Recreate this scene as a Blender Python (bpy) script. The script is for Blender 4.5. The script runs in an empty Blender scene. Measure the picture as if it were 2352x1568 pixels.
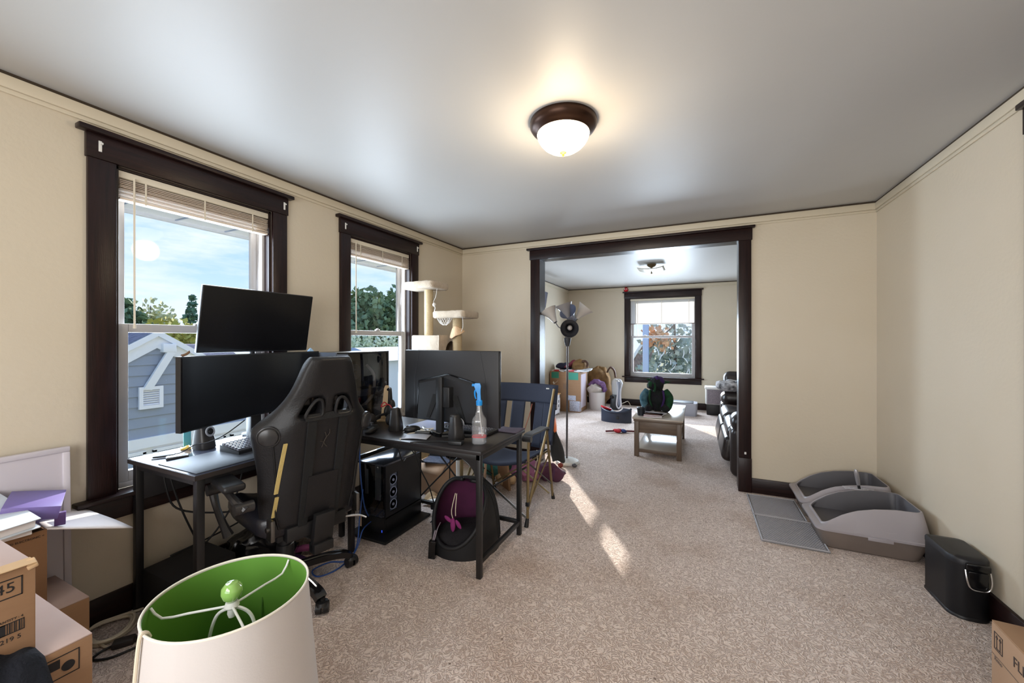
import bpy, bmesh, math, random
from mathutils import Vector, Matrix, Euler, noise
random.seed(7)
PI = math.pi
SC = bpy.context.scene
COL = SC.collection

# ------------------------------------------------------------------ camera, world, sun, exposure
XL, XR, YB, YF, YR, H = -2.5617, 1.2855, 4.0462, 8.3752, -1.5, 2.44
cam_d = bpy.data.cameras.new('camera')
cam = bpy.data.objects.new('camera', cam_d); COL.objects.link(cam)
cam.location = (0, 0, 1.343)
cam.rotation_euler = (PI/2, 0, 0.4390)
cam_d.sensor_width = 36; cam_d.lens = 36*905.43/2352
cam_d.shift_y = -(784-780.235)/2352
cam_d.clip_start = 0.02; cam_d.clip_end = 400
SC.camera = cam
SC.view_settings.view_transform = 'Standard'; SC.view_settings.look = 'None'
SC.view_settings.gamma = 1; SC.view_settings.use_curve_mapping = False
SC.view_settings.exposure = 0.08

def lin(c):
    c = c/255
    return c/12.92 if c <= .04045 else ((c+.055)/1.055)**2.4
def rgb(c): return (lin(c[0]), lin(c[1]), lin(c[2]), 1)

W = bpy.data.worlds.new('world'); SC.world = W; W.use_nodes = True
nt = W.node_tree; nt.nodes.clear()
def N(t, **k):
    n = nt.nodes.new(t)
    for a, v in k.items(): setattr(n, a, v)
    return n
tc = N('ShaderNodeTexCoord'); sep = N('ShaderNodeSeparateXYZ'); nt.links.new(tc.outputs['Generated'], sep.inputs[0])
grad = N('ShaderNodeValToRGB'); nt.links.new(sep.outputs['Z'], grad.inputs[0])
e = grad.color_ramp.elements
e[0].position = 0.0; e[0].color = rgb((205, 222, 240)); e[1].position = .55; e[1].color = rgb((112, 160, 222))
m1 = grad.color_ramp.elements.new(.2); m1.color = rgb((152, 190, 232))
mp = N('ShaderNodeMapping'); mp.inputs['Scale'].default_value = (1.6, 1.6, 7); nt.links.new(tc.outputs['Generated'], mp.inputs[0])
cl = N('ShaderNodeTexNoise'); cl.inputs['Scale'].default_value = 2.2; cl.inputs['Detail'].default_value = 7; cl.inputs['Roughness'].default_value = .62
nt.links.new(mp.outputs[0], cl.inputs['Vector'])
cr = N('ShaderNodeValToRGB'); cr.color_ramp.elements[0].position = .42; cr.color_ramp.elements[1].position = .68
nt.links.new(cl.outputs['Fac'], cr.inputs[0])
mx = N('ShaderNodeMixRGB'); mx.inputs[2].default_value = rgb((214, 222, 232))
nt.links.new(cr.outputs[0], mx.inputs[0]); nt.links.new(grad.outputs[0], mx.inputs[1])
bg = N('ShaderNodeBackground'); bg.inputs['Strength'].default_value = 1.45
nt.links.new(mx.outputs[0], bg.inputs[0])
wo = N('ShaderNodeOutputWorld'); nt.links.new(bg.outputs[0], wo.inputs[0])

SUN_DIR = Vector((.525, -.851, -.370))          # the way the sunlight travels
sun_d = bpy.data.lights.new('sun', 'SUN'); sun_d.energy = 10.0; sun_d.color = (1, .93, .82); sun_d.angle = .012
sun = bpy.data.objects.new('sun', sun_d); COL.objects.link(sun)
sun.rotation_euler = SUN_DIR.to_track_quat('-Z', 'Y').to_euler()

def area(name, loc, aim, sx, sy, power, color):
    d = bpy.data.lights.new(name, 'AREA'); d.shape = 'RECTANGLE'; d.size = sx; d.size_y = sy; d.energy = power; d.color = color
    o = bpy.data.objects.new(name, d); COL.objects.link(o); o.location = loc
    o.rotation_euler = Vector(aim).to_track_quat('-Z', 'Y').to_euler()
    return o
DAY = (.73, .86, 1.0)
area('daylight_window_near', (-2.67, 1.30, 1.37), (1, 0, -.05), .68, 1.42, 44, DAY)
area('daylight_window_next', (-2.67, 2.717, 1.37), (1, 0, -.05), .68, 1.42, 36, DAY)
area('daylight_window_side', (-2.66, 5.95, 1.15), (1, 0, -.05), .60, .90, 62, DAY)
area('daylight_window_far', (-.64, 8.47, 1.15), (0, -1, -.05), 1.0, 1.0, 95, DAY)
area('fill_light_rear', (-.6, YR-.07, 1.38), (0, 1, 0), 2.3, 1.42, 86, (1, .97, .93))  # fill light added behind the camera to brighten the near room

# ------------------------------------------------------------------ materials
MATS = {}
def M(name, c=(128, 128, 128), rough=.5, metal=0.0, var=0, vscale=6, bump=0, bscale=60, spec=.5, coat=0, emit=0, c2=None, stretch=(1, 1, 1), alpha=1, sheen=0):
    """principled material; var = how far a noise drifts the colour to c2"""
    if name in MATS: return MATS[name]
    m = bpy.data.materials.new(name); m.use_nodes = True; MATS[name] = m
    t = m.node_tree; b = t.nodes['Principled BSDF']
    b.inputs['Base Color'].default_value = rgb(c); b.inputs['Roughness'].default_value = rough; b.inputs['Metallic'].default_value = metal
    b.inputs['Specular IOR Level'].default_value = spec; b.inputs['Coat Weight'].default_value = coat
    if sheen: b.inputs['Sheen Weight'].default_value = sheen
    if emit: b.inputs['Emission Color'].default_value = rgb(c); b.inputs['Emission Strength'].default_value = emit
    if var or bump:
        tcn = t.nodes.new('ShaderNodeTexCoord'); mpn = t.nodes.new('ShaderNodeMapping'); mpn.inputs['Scale'].default_value = stretch
        t.links.new(tcn.outputs['Object'], mpn.inputs[0])
    if var:
        nz = t.nodes.new('ShaderNodeTexNoise'); nz.inputs['Scale'].default_value = vscale; nz.inputs['Detail'].default_value = 5
        t.links.new(mpn.outputs[0], nz.inputs['Vector'])
        rp = t.nodes.new('ShaderNodeValToRGB'); rp.color_ramp.elements[0].position = .3; rp.color_ramp.elements[1].position = .72
        if c2 is None: c2 = tuple(min(255, x*.72) for x in c)
        rp.color_ramp.elements[0].color = rgb(c)
        a = [c[i]+(c2[i]-c[i])*var for i in range(3)]; rp.color_ramp.elements[1].color = rgb(a)
        t.links.new(nz.outputs['Fac'], rp.inputs[0]); t.links.new(rp.outputs[0], b.inputs['Base Color'])
    if bump:
        nz = t.nodes.new('ShaderNodeTexNoise'); nz.inputs['Scale'].default_value = bscale; nz.inputs['Detail'].default_value = 4
        t.links.new(mpn.outputs[0], nz.inputs['Vector'])
        bp = t.nodes.new('ShaderNodeBump'); bp.inputs['Strength'].default_value = bump; bp.inputs['Distance'].default_value = .01
        t.links.new(nz.outputs['Fac'], bp.inputs['Height']); t.links.new(bp.outputs[0], b.inputs['Normal'])
    return m

wall_m = M('cream_wall_paint', (208, 197, 178), .5, var=.5, vscale=1.3, c2=(199, 186, 163), bump=.12, bscale=45)
ceil_m = M('satin_ceiling_paint', (186, 185, 183), .46, var=.4, vscale=1.5, c2=(178, 178, 177), bump=.08, bscale=9, spec=.28)
crown_m = M('cream_trim_paint', (208, 197, 176), .45)
gap_shade_m = M('painted_gap_shade', (62, 50, 38), .9)
wood_m = M('dark_stained_wood', (40, 22, 20), .34, var=1, vscale=7, c2=(22, 12, 13), spec=.32, stretch=(9, 9, .6), bump=.1, bscale=30)
woodh_m = M('dark_stained_wood_across', (40, 22, 20), .34, var=1, vscale=7, c2=(22, 12, 13), spec=.32, stretch=(.6, .6, 9), bump=.1, bscale=30)
vinyl_m = M('white_vinyl', (178, 175, 175), .4)
blk_plastic = M('black_plastic', (24, 24, 26), .42, bump=.03, bscale=300)
blk_gloss = M('glossy_black_plastic', (14, 14, 16), .16)
blk_metal = M('black_powder_coat', (26, 25, 26), .42, bump=.05, bscale=220)
blk_fabric = M('black_fabric', (30, 30, 32), .9, bump=.25, bscale=260, sheen=.2)
leather = M('black_leather', (27, 26, 28), .45, var=.5, vscale=10, c2=(18, 17, 19), spec=.4, bump=.14, bscale=140)
sofa_lea = M('dark_brown_leather', (40, 31, 30), .3, var=.6, vscale=8, c2=(24, 20, 20), bump=.12, bscale=90)
chrome = M('chrome', (205, 205, 208), .18, metal=1)
steel = M('brushed_steel', (120, 118, 115), .35, metal=1)
bronze_pole = M('bronze_tube', (116, 104, 78), .4, metal=.7)
white_pl = M('white_plastic', (222, 221, 218), .42)
cream_pl = M('cream_plastic', (215, 205, 186), .45)
grey_pl = M('warm_grey_plastic', (148, 143, 146), .4, var=.35, vscale=5, c2=(132, 127, 128))
dgrey_pl = M('dark_grey_plastic', (62, 62, 66), .5)
card_m = M('cardboard', (154, 119, 88), .8, var=.5, vscale=9, c2=(140, 105, 76), bump=.05, bscale=50, stretch=(1, 1, 4))
card_l = M('cardboard_light', (182, 150, 122), .8, var=.5, vscale=7, c2=(170, 136, 106))
card_in = M('cardboard_white_liner', (222, 214, 212), .7)
ink_m = M('black_print', (26, 22, 22), .8)
paper_m = M('white_paper', (232, 232, 234), .7)
red_m = M('red_plastic', (176, 26, 34), .35)
orange_m = M('orange_fabric', (238, 118, 24), .7, var=.5, vscale=14, c2=(205, 84, 14))
blue_cord = M('blue_cable', (44, 84, 160), .45)
white_cord = M('cream_cable', (214, 202, 180), .5)
blk_cord = M('black_cable', (20, 20, 21), .5)
purple_m = M('purple_fabric', (82, 40, 92), .85, var=.6, vscale=15, c2=(48, 24, 60))
brown_fab = M('tan_corduroy', (138, 104, 62), .9, var=.8, vscale=12, c2=(92, 66, 38), bump=.3, bscale=80)
white_fab = M('white_fabric', (222, 216, 208), .9, var=.5, vscale=12, c2=(186, 178, 170), bump=.2, bscale=60)
plush_m = M('beige_plush', (198, 182, 162), .95, var=.6, vscale=22, c2=(166, 148, 128), bump=.6, bscale=160, sheen=.1)
sisal_m = M('sisal_rope', (206, 184, 146), .85, var=.5, vscale=30, c2=(180, 156, 118), bump=.6, bscale=60, stretch=(1, 1, 9))
oak_m = M('taupe_wood', (106, 88, 72), .42, var=.8, vscale=6, c2=(84, 68, 56), stretch=(1, 8, 8))
oakv_m = M('taupe_wood_upright', (106, 88, 72), .42, var=.8, vscale=6, c2=(84, 68, 56), stretch=(8, 8, 1))
table_gl = M('pale_lacquer_top', (176, 164, 152), .2, var=.3, vscale=4, c2=(160, 150, 140), coat=.5)

def glass(name, tint=(1, 1, 1), gloss=.06, rough=.02):
    m = bpy.data.materials.new(name); m.use_nodes = True; t = m.node_tree; t.nodes.clear()
    tr = t.nodes.new('ShaderNodeBsdfTransparent'); tr.inputs[0].default_value = (*tint, 1)
    gl = t.nodes.new('ShaderNodeBsdfGlossy'); gl.inputs['Roughness'].default_value = rough
    lw = t.nodes.new('ShaderNodeLayerWeight'); lw.inputs['Blend'].default_value = .5
    pw = t.nodes.new('ShaderNodeMath'); pw.operation = 'POWER'; pw.inputs[1].default_value = 4.5; t.links.new(lw.outputs['Facing'], pw.inputs[0])
    ad = t.nodes.new('ShaderNodeMath'); ad.operation = 'MULTIPLY_ADD'; ad.inputs[1].default_value = .8; ad.inputs[2].default_value = gloss-.03; ad.use_clamp = True
    mxs = t.nodes.new('ShaderNodeMixShader'); o = t.nodes.new('ShaderNodeOutputMaterial')
    t.links.new(pw.outputs[0], ad.inputs[0]); t.links.new(ad.outputs[0], mxs.inputs[0])
    t.links.new(tr.outputs[0], mxs.inputs[1]); t.links.new(gl.outputs[0], mxs.inputs[2]); t.links.new(mxs.outputs[0], o.inputs[0])
    return m
pane_m = glass('window_glass', (.97, .98, .99), .036)
smoke_m = glass('smoked_glass', (.6, .61, .65), .10)
def milky(name, c, body, gloss):
    m = glass(name, c, gloss, .06); t = m.node_tree; o = [n for n in t.nodes if n.type == 'OUTPUT_MATERIAL'][0]
    d = t.nodes.new('ShaderNodeBsdfDiffuse'); d.inputs[0].default_value = (.8, .82, .85, 1); x = t.nodes.new('ShaderNodeMixShader'); x.inputs[0].default_value = body
    t.links.new(o.inputs[0].links[0].from_socket, x.inputs[1]); t.links.new(d.outputs[0], x.inputs[2]); t.links.new(x.outputs[0], o.inputs[0]); return m
clear_m = milky('clear_bottle_plastic', (.93, .94, .95), .13, .13)
frost_m = glass('frosted_smoke_plastic', (.62, .6, .62), .1, .25)

def carpet():
    m = bpy.data.materials.new('beige_loop_carpet'); m.use_nodes = True; t = m.node_tree; b = t.nodes['Principled BSDF']
    b.inputs['Roughness'].default_value = .95; b.inputs['Specular IOR Level'].default_value = .1; b.inputs['Sheen Weight'].default_value = .15
    L = t.links.new; n = t.nodes.new
    tcn = n('ShaderNodeTexCoord')
    n1 = n('ShaderNodeTexNoise'); n1.inputs['Scale'].default_value = 24; n1.inputs['Detail'].default_value = 2.2; n1.inputs['Roughness'].default_value = .55
    n1.inputs['Distortion'].default_value = .6
    L(tcn.outputs['Object'], n1.inputs['Vector'])
    mu = n('ShaderNodeMath'); mu.operation = 'MULTIPLY'; mu.inputs[1].default_value = 46; L(n1.outputs['Fac'], mu.inputs[0])
    si = n('ShaderNodeMath'); si.operation = 'SINE'; L(mu.outputs[0], si.inputs[0])
    n2 = n('ShaderNodeTexNoise'); n2.inputs['Scale'].default_value = 210; n2.inputs['Detail'].default_value = 3; L(tcn.outputs['Object'], n2.inputs['Vector'])
    ad = n('ShaderNodeMath'); ad.operation = 'MULTIPLY_ADD'; ad.inputs[1].default_value = .30; ad.inputs[2].default_value = .1; L(si.outputs[0], ad.inputs[0])
    a2 = n('ShaderNodeMath'); a2.operation = 'ADD'; L(ad.outputs[0], a2.inputs[0]); L(n2.outputs['Fac'], a2.inputs[1])
    r = n('ShaderNodeValToRGB'); r.color_ramp.elements[0].position = .22; r.color_ramp.elements[1].position = .95
    r.color_ramp.elements[0].color = rgb((182, 161, 150)); r.color_ramp.elements[1].color = rgb((240, 224, 215)); L(a2.outputs[0], r.inputs[0])
    n3 = n('ShaderNodeTexNoise'); n3.inputs['Scale'].default_value = 1.7; n3.inputs['Detail'].default_value = 6; L(tcn.outputs['Object'], n3.inputs['Vector'])
    r3 = n('ShaderNodeValToRGB'); r3.color_ramp.elements[0].position = .5; r3.color_ramp.elements[1].position = .8
    r3.color_ramp.elements[0].color = (1, 1, 1, 1); r3.color_ramp.elements[1].color = rgb((214, 200, 186)); L(n3.outputs['Fac'], r3.inputs[0])
    mm = n('ShaderNodeMixRGB'); mm.blend_type = 'MULTIPLY'; mm.inputs[0].default_value = 1; L(r.outputs[0], mm.inputs[1]); L(r3.outputs[0], mm.inputs[2])
    v = n('ShaderNodeTexVoronoi'); v.inputs['Scale'].default_value = 9; L(tcn.outputs['Object'], v.inputs['Vector'])
    rv = n('ShaderNodeValToRGB'); rv.color_ramp.elements[0].position = .03; rv.color_ramp.elements[1].position = .065
    rv.color_ramp.elements[0].color = rgb((120, 104, 94)); rv.color_ramp.elements[1].color = (1, 1, 1, 1); L(v.outputs['Distance'], rv.inputs[0])
    m3 = n('ShaderNodeMixRGB'); m3.blend_type = 'MULTIPLY'; m3.inputs[0].default_value = .8; L(mm.outputs[0], m3.inputs[1]); L(rv.outputs[0], m3.inputs[2])
    L(m3.outputs[0], b.inputs['Base Color'])
    bp = n('ShaderNodeBump'); bp.inputs['Strength'].default_value = .75; bp.inputs['Distance'].default_value = .008
    L(a2.outputs[0], bp.inputs['Height']); L(bp.outputs[0], b.inputs['Normal'])
    return m
carpet_m = carpet()

# ------------------------------------------------------------------ mesh builder
def rotm(r): return Euler(r).to_matrix().to_4x4() if r else Matrix()
def catmull(P, n, closed=False):
    P = [Vector(p) for p in P]
    if n <= 1 or len(P) < 3: return P
    out = []; L = len(P)
    for i in range(L if closed else L-1):
        if closed: a, b, c, d = P[i-1], P[i], P[(i+1) % L], P[(i+2) % L]
        else: a, b, c, d = P[max(i-1, 0)], P[i], P[i+1], P[min(i+2, L-1)]
        for k in range(n):
            t = k/n
            out.append(.5*((2*b)+(c-a)*t+(2*a-5*b+4*c-d)*t*t+(3*b-a-3*c+d)*t**3))
    if not closed: out.append(P[-1])
    return out
class B:
    def __init__(s, mtx=None): s.bm = bmesh.new(); s.mtx = mtx
    def _x(s, vs, m):
        if m is not None: bmesh.ops.transform(s.bm, matrix=m, verts=vs)
    def box(s, c, d, rot=None, bev=0, seg=2):
        r = bmesh.ops.create_cube(s.bm, size=1); vs = r['verts']
        bmesh.ops.scale(s.bm, vec=d, verts=vs)
        if bev:
            es = list({e for v in vs for e in v.link_edges})
            rr = bmesh.ops.bevel(s.bm, geom=es, offset=min(bev, min(d)*.49), segments=seg, affect='EDGES', profile=.5)
            vs = list({v for v in rr['verts']} | {v for f in rr['faces'] for v in f.verts} | {v for v in vs if v.is_valid})
        s._x(vs, Matrix.Translation(c) @ rotm(rot)); return s
    def bb(s, a, b, bev=0, seg=2):
        return s.box([(a[i]+b[i])/2 for i in range(3)], [abs(b[i]-a[i]) for i in range(3)], None, bev, seg)
    def loft(s, rings, cap=True, closed=True, loop=False):
        R = [[s.bm.verts.new(p) for p in r] for r in rings]; n = len(R[0])
        for i in range(len(R) if loop else len(R)-1):
            a, b = R[i], R[(i+1) % len(R)]
            for k in range(n if closed else n-1):
                k2 = (k+1) % n
                try: s.bm.faces.new((a[k], a[k2], b[k2], b[k]))
                except ValueError: pass
        if cap and closed and not loop:
            try: s.bm.faces.new(R[0][::-1]); s.bm.faces.new(R[-1])
            except ValueError: pass
        return s
    def tube(s, P, r, seg=8, sm=1, closed=False, flat=None):
        P = catmull(P, sm, closed); L = len(P)
        if isinstance(r, (list, tuple)):
            q = len(r)-1; rr = []
            for i in range(L):
                x = i/max(L-1, 1)*q; k = min(int(x), q-1); rr.append(r[k]*(1-(x-k))+r[k+1]*(x-k))
        else: rr = [r]*L
        rings = []; up = None
        for i in range(L):
            if closed: t = (P[(i+1) % L]-P[i-1])
            else: t = (P[min(i+1, L-1)]-P[max(i-1, 0)])
            t = t.normalized() if t.length else Vector((0, 0, 1))
            if up is None: up = t.orthogonal().normalized() if flat is None else Vector(flat)
            u = up-t*up.dot(t)
            u = u.normalized() if u.length > 1e-6 else t.orthogonal().normalized()
            up = u; w = t.cross(u)
            rings.append([P[i]+(u*math.cos(a)+w*math.sin(a))*rr[i] for a in [2*PI*k/seg for k in range(seg)]])
        return s.loft(rings, loop=closed)
    def strip(s, P, w, th, side, sm=1):
        """a flat band: side = direction of its width"""
        P = catmull(P, sm); sd = Vector(side).normalized(); rings = []
        for i in range(len(P)):
            t = (P[min(i+1, len(P)-1)]-P[max(i-1, 0)]).normalized(); n = t.cross(sd).normalized()
            rings.append([P[i]+sd*w/2+n*th/2, P[i]-sd*w/2+n*th/2, P[i]-sd*w/2-n*th/2, P[i]+sd*w/2-n*th/2])
        return s.loft(rings)
    def cyl(s, a, b, r, r2=None, seg=16): return s.tube([a, b], [r, r if r2 is None else r2], seg)
    def lathe(s, prof, c=(0, 0, 0), seg=32, rot=None, sx=1, sy=1):
        m = Matrix.Translation(c) @ rotm(rot)
        rings = [[m @ Vector((max(r, 1e-5)*math.cos(2*PI*k/seg)*sx, max(r, 1e-5)*math.sin(2*PI*k/seg)*sy, z)) for k in range(seg)] for r, z in prof]
        return s.loft(rings)
    def prism(s, poly, z0, z1, m=None):
        m = m or Matrix()
        return s.loft([[m @ Vector((x, y, z)) for x, y in poly] for z in (z0, z1)])
    def ball(s, c, r, seg=20, rings=12, rot=None):
        r3 = (r, r, r) if not isinstance(r, (list, tuple)) else r
        q = bmesh.ops.create_uvsphere(s.bm, u_segments=seg, v_segments=rings, radius=1)
        s._x(q['verts'], Matrix.Translation(c) @ rotm(rot) @ Matrix.Diagonal((*r3, 1))); return s
    def poly(s, pts):
        s.bm.faces.new([s.bm.verts.new(p) for p in pts]); return s
    def grid(s, f, nu, nv, th=0):
        """f(u,v) -> point, u,v in 0..1"""
        V = [[s.bm.verts.new(f(i/nu, j/nv)) for j in range(nv+1)] for i in range(nu+1)]
        for i in range(nu):
            for j in range(nv): s.bm.faces.new((V[i][j], V[i+1][j], V[i+1][j+1], V[i][j+1]))
        return s
    def rough(s, amp, sc, seed=0):
        for v in s.bm.verts:
            q = v.co*sc+Vector((seed, seed*1.7, -seed)); v.co += Vector((noise.noise(q), noise.noise(q+Vector((7, 3, 1))), noise.noise(q+Vector((-4, 9, 5)))))*amp
        return s
def mesh_of(name, b, ang=35, smooth=True):
    if b.mtx is not None: bmesh.ops.transform(b.bm, matrix=b.mtx, verts=b.bm.verts)
    bmesh.ops.recalc_face_normals(b.bm, faces=b.bm.faces)
    me = bpy.data.meshes.new(name); b.bm.to_mesh(me); b.bm.free()
    if smooth:
        me.shade_smooth(); me.set_sharp_from_angle(angle=math.radians(ang))
    return me
def obj(name, b, mat, parent=None, label=None, cat=None, group=None, kind=None, ang=35, world=False, sub=0, solid=0):
    o = bpy.data.objects.new(name, mesh_of(name, b, ang)); COL.objects.link(o)
    o.data.materials.append(mat)
    if parent:
        o.parent = parent
        if world: o.matrix_parent_inverse = MW(parent).inverted()
    if label: o['label'] = label
    if cat: o['category'] = cat
    if group: o['group'] = group
    if kind: o['kind'] = kind
    if solid: md = o.modifiers.new('thick', 'SOLIDIFY'); md.thickness = solid; md.offset = 0
    if sub: md = o.modifiers.new('sub', 'SUBSURF'); md.levels = sub; md.render_levels = sub
    return o
def MW(o):
    m = Matrix.Translation(o.location) @ o.rotation_euler.to_matrix().to_4x4()
    return MW(o.parent) @ o.matrix_parent_inverse @ m if o.parent else m
def thing(name, label, cat, loc=(0, 0, 0), rz=0, group=None, rot=None):
    o = bpy.data.objects.new(name, None); COL.objects.link(o); o.empty_display_size = .05
    o.location = loc; o.rotation_euler = rot or (0, 0, rz); o['label'] = label; o['category'] = cat
    if group: o['group'] = group
    return o
def struct(name, b=None, mat=None, parent=None, ang=35):
    if b is None:
        o = bpy.data.objects.new(name, None); COL.objects.link(o)
    else: o = obj(name, b, mat, parent, ang=ang)
    if not parent: o['kind'] = 'structure'
    return o
def text(name, s, size, mtx, mat, parent, ext=.0004, al='CENTER'):
    c = bpy.data.curves.new(name, 'FONT'); c.body = s; c.size = size; c.extrude = ext; c.align_x = al; c.align_y = 'CENTER'
    c.resolution_u = 3
    q = bpy.data.objects.new('temporary', c); COL.objects.link(q)
    bpy.context.view_layer.update()
    me = bpy.data.meshes.new_from_object(q.evaluated_get(bpy.context.evaluated_depsgraph_get())); bpy.data.objects.remove(q)
    me.transform(mtx); me.materials.clear(); me.materials.append(mat)
    o = bpy.data.objects.new(name, me); COL.objects.link(o)
    o.parent = parent; o.matrix_parent_inverse = MW(parent).inverted()
    return o
def face_m(o, x, y):
    """matrix with local x along x, local y along y, at o"""
    x = Vector(x).normalized(); y = Vector(y); y = (y-x*y.dot(x)).normalized(); z = x.cross(y)
    m = Matrix((x, y, z)).transposed().to_4x4(); m.translation = Vector(o); return m
def copy_tree(o, parent=None):
    c = o.copy(); COL.objects.link(c)
    if parent: c.parent = parent
    for ch in list(o.children): copy_tree(ch, c)
    return c

# ================================================================== THE SETTING
T = .13
struct('floor', B().bb((XL-.3, YR-.2, -.12), (XR+.2, YF+.2, 0)), carpet_m)
struct('ceiling', B().bb((XL-.14, YR-.13, H), (XR+.13, YF+.14, H+.12)), ceil_m)
O_Z0, O_Z1 = .578, 2.192
WIN = [(.913, 1.690), (2.339, 3.095), (5.56, 6.34)]            # openings along the left wall
b = B(); y = YR-T
for a, c in WIN:
    b.bb((XL-T, y, 0), (XL, a, H)); b.bb((XL-T, a, 0), (XL, c, O_Z0)); b.bb((XL-T, a, O_Z1), (XL, c, H)); y = c
b.bb((XL-T, y, 0), (XL, YF+T, H))
struct('wall_left', b, wall_m)
struct('wall_right', B().bb((XR, YR-T, 0), (XR+T, YF+T, H)), wall_m)
RW = (-1.80, .60)  # opening for the added rear window
b = B().bb((XL, YR-T, 0), (RW[0], YR, H)).bb((RW[1], YR-T, 0), (XR, YR, H)).bb((RW[0], YR-T, 0), (RW[1], YR, O_Z0)).bb((RW[0], YR-T, O_Z1), (RW[1], YR, H))
struct('wall_rear', b, wall_m)
DX0, DX1, DZ = -1.557, .334, 2.222
b = B().bb((XL, YB, 0), (DX0-.012, YB+T, H)).bb((DX1+.012, YB, 0), (XR, YB+T, H)).bb((DX0-.012, YB, DZ+.012), (DX1+.012, YB+T, H))
struct('wall_back', b, wall_m)
FW = (-1.259, -.024)
b = B().bb((XL, YF, 0), (FW[0], YF+T, H)).bb((FW[1], YF, 0), (XR, YF+T, H)).bb((FW[0], YF, 0), (FW[1], YF+T, O_Z0)).bb((FW[0], YF, O_Z1), (FW[1], YF+T, H))
struct('wall_far', b, wall_m)

# picture-rail mouldings under the ceiling with a dark strip above painting in the gap's dirt and shade, and the baseboards
def rail(n, a, c, ax, side):
    """moulding from a to c along axis ax at the wall coordinate in side (pos, inward sign)"""
    p, sg = side
    def bx(d0, d1, z0, z1, bev=0):
        q = B()
        lo, hi = sorted((p+sg*d0, p+sg*d1))
        return q.bb((lo, a, z0), (hi, c, z1), bev) if ax == 'y' else q.bb((a, lo, z0), (c, hi, z1), bev)
    t = struct('trim_%d' % n, bx(0, .016, 2.372, 2.425, .005), crown_m)
    obj('bead', bx(0, .010, 2.352, 2.372, .004), crown_m, t)
    obj('gap_shade_strip', bx(0, .006, 2.425, H), gap_shade_m, t)
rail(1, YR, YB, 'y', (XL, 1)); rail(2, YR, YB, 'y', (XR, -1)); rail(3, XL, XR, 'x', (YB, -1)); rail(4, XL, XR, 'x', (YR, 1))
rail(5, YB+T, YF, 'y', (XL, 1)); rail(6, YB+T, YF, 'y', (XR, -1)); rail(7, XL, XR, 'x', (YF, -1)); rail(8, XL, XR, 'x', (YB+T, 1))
def base(side, x0, y0, x1, y1): return struct('baseboard_'+side, B().bb((x0, y0, 0), (x1, y1, .128), .004), woodh_m if abs(y1-y0) > abs(x1-x0) else woodx_m)
woodx_m = M('dark_stained_wood_lengthwise', (40, 22, 20), .34, var=1, vscale=7, c2=(22, 12, 13), spec=.32, stretch=(.6, 9, 9), bump=.1, bscale=30)
woody_m = woodh_m = M('dark_stained_wood_deep', (40, 22, 20), .34, var=1, vscale=7, c2=(22, 12, 13), spec=.32, stretch=(9, .6, 9), bump=.1, bscale=30)
base('left', XL, YR, XL+.018, YB); base('left_far', XL, YB+T, XL+.018, YF)
base('right', XR-.018, 2.456, XR, YB); base('right_near', XR-.018, YR, XR, 1.50); base('right_far', XR-.018, YB+T, XR, YF)
base('back_left', XL, YB-.018, DX0-.11, YB); base('back_right', DX1+.10, YB-.018, XR, YB)
base('far', XL, YF-.018, XR, YF)

# cased opening to the far room
d = struct('door_1')
obj('casing', B().bb((DX0-.108, YB-.022, 0), (DX0, YB, DZ), .003), wood_m, d)
obj('casing', B().bb((DX1, YB-.022, 0), (DX1+.097, YB, DZ), .003), wood_m, d)
obj('head_casing', B().bb((DX0-.118, YB-.026, DZ), (DX1+.105, YB, 2.325), .003), woodx_m, d)
obj('cap', B().bb((DX0-.148, YB-.048, 2.325), (DX1+.125, YB, 2.347), .004), woodx_m, d)
obj('jamb', B().bb((DX0-.012, YB-.002, 0), (DX0, YB+T+.002, DZ)), wood_m, d)
obj('jamb', B().bb((DX1, YB-.002, 0), (DX1+.012, YB+T+.002, DZ)), wood_m, d)
obj('head_jamb', B().bb((DX0-.012, YB-.002, DZ), (DX1+.012, YB+T+.002, DZ+.012)), woodx_m, d)
obj('plinth_block', B().bb((DX1-.003, YB-.028, 0), (DX1+.1, YB-.0, .30), .004), wood_m, d)
obj('plinth_block', B().bb((DX0-.111, YB-.028, 0), (DX0+.003, YB, .30), .004), wood_m, d)
obj('casing', B().bb((DX0-.108, YB+T, 0), (DX0, YB+T+.02, DZ), .003), wood_m, d)
obj('casing', B().bb((DX1, YB+T, 0), (DX1+.097, YB+T+.02, DZ), .003), wood_m, d)
clip = obj('cable_clip', B().box((.385, YB-.028, .345), (.016, .014, .022), bev=.004), white_pl, d, label='small white clip on the right casing')
# dark door in the right wall, only the edge of its casing shows
d = struct('door_2')
obj('casing', B().bb((XR-.022, 2.365, 0), (XR, 2.456, 2.22), .003), wood_m, d)
obj('casing', B().bb((XR-.022, 1.505, 0), (XR, 1.595, 2.22), .003), wood_m, d)
obj('head_casing', B().bb((XR-.024, 1.495, 2.22), (XR, 2.460, 2.335), .003), woody_m, d)
obj('cap', B().bb((XR-.036, 1.465, 2.335), (XR, 2.480, 2.36), .004), woody_m, d)
leaf = obj('door_leaf', B().bb((XR-.012, 1.595, .01), (XR, 2.365, 2.22)), wood_m, d)

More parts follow.
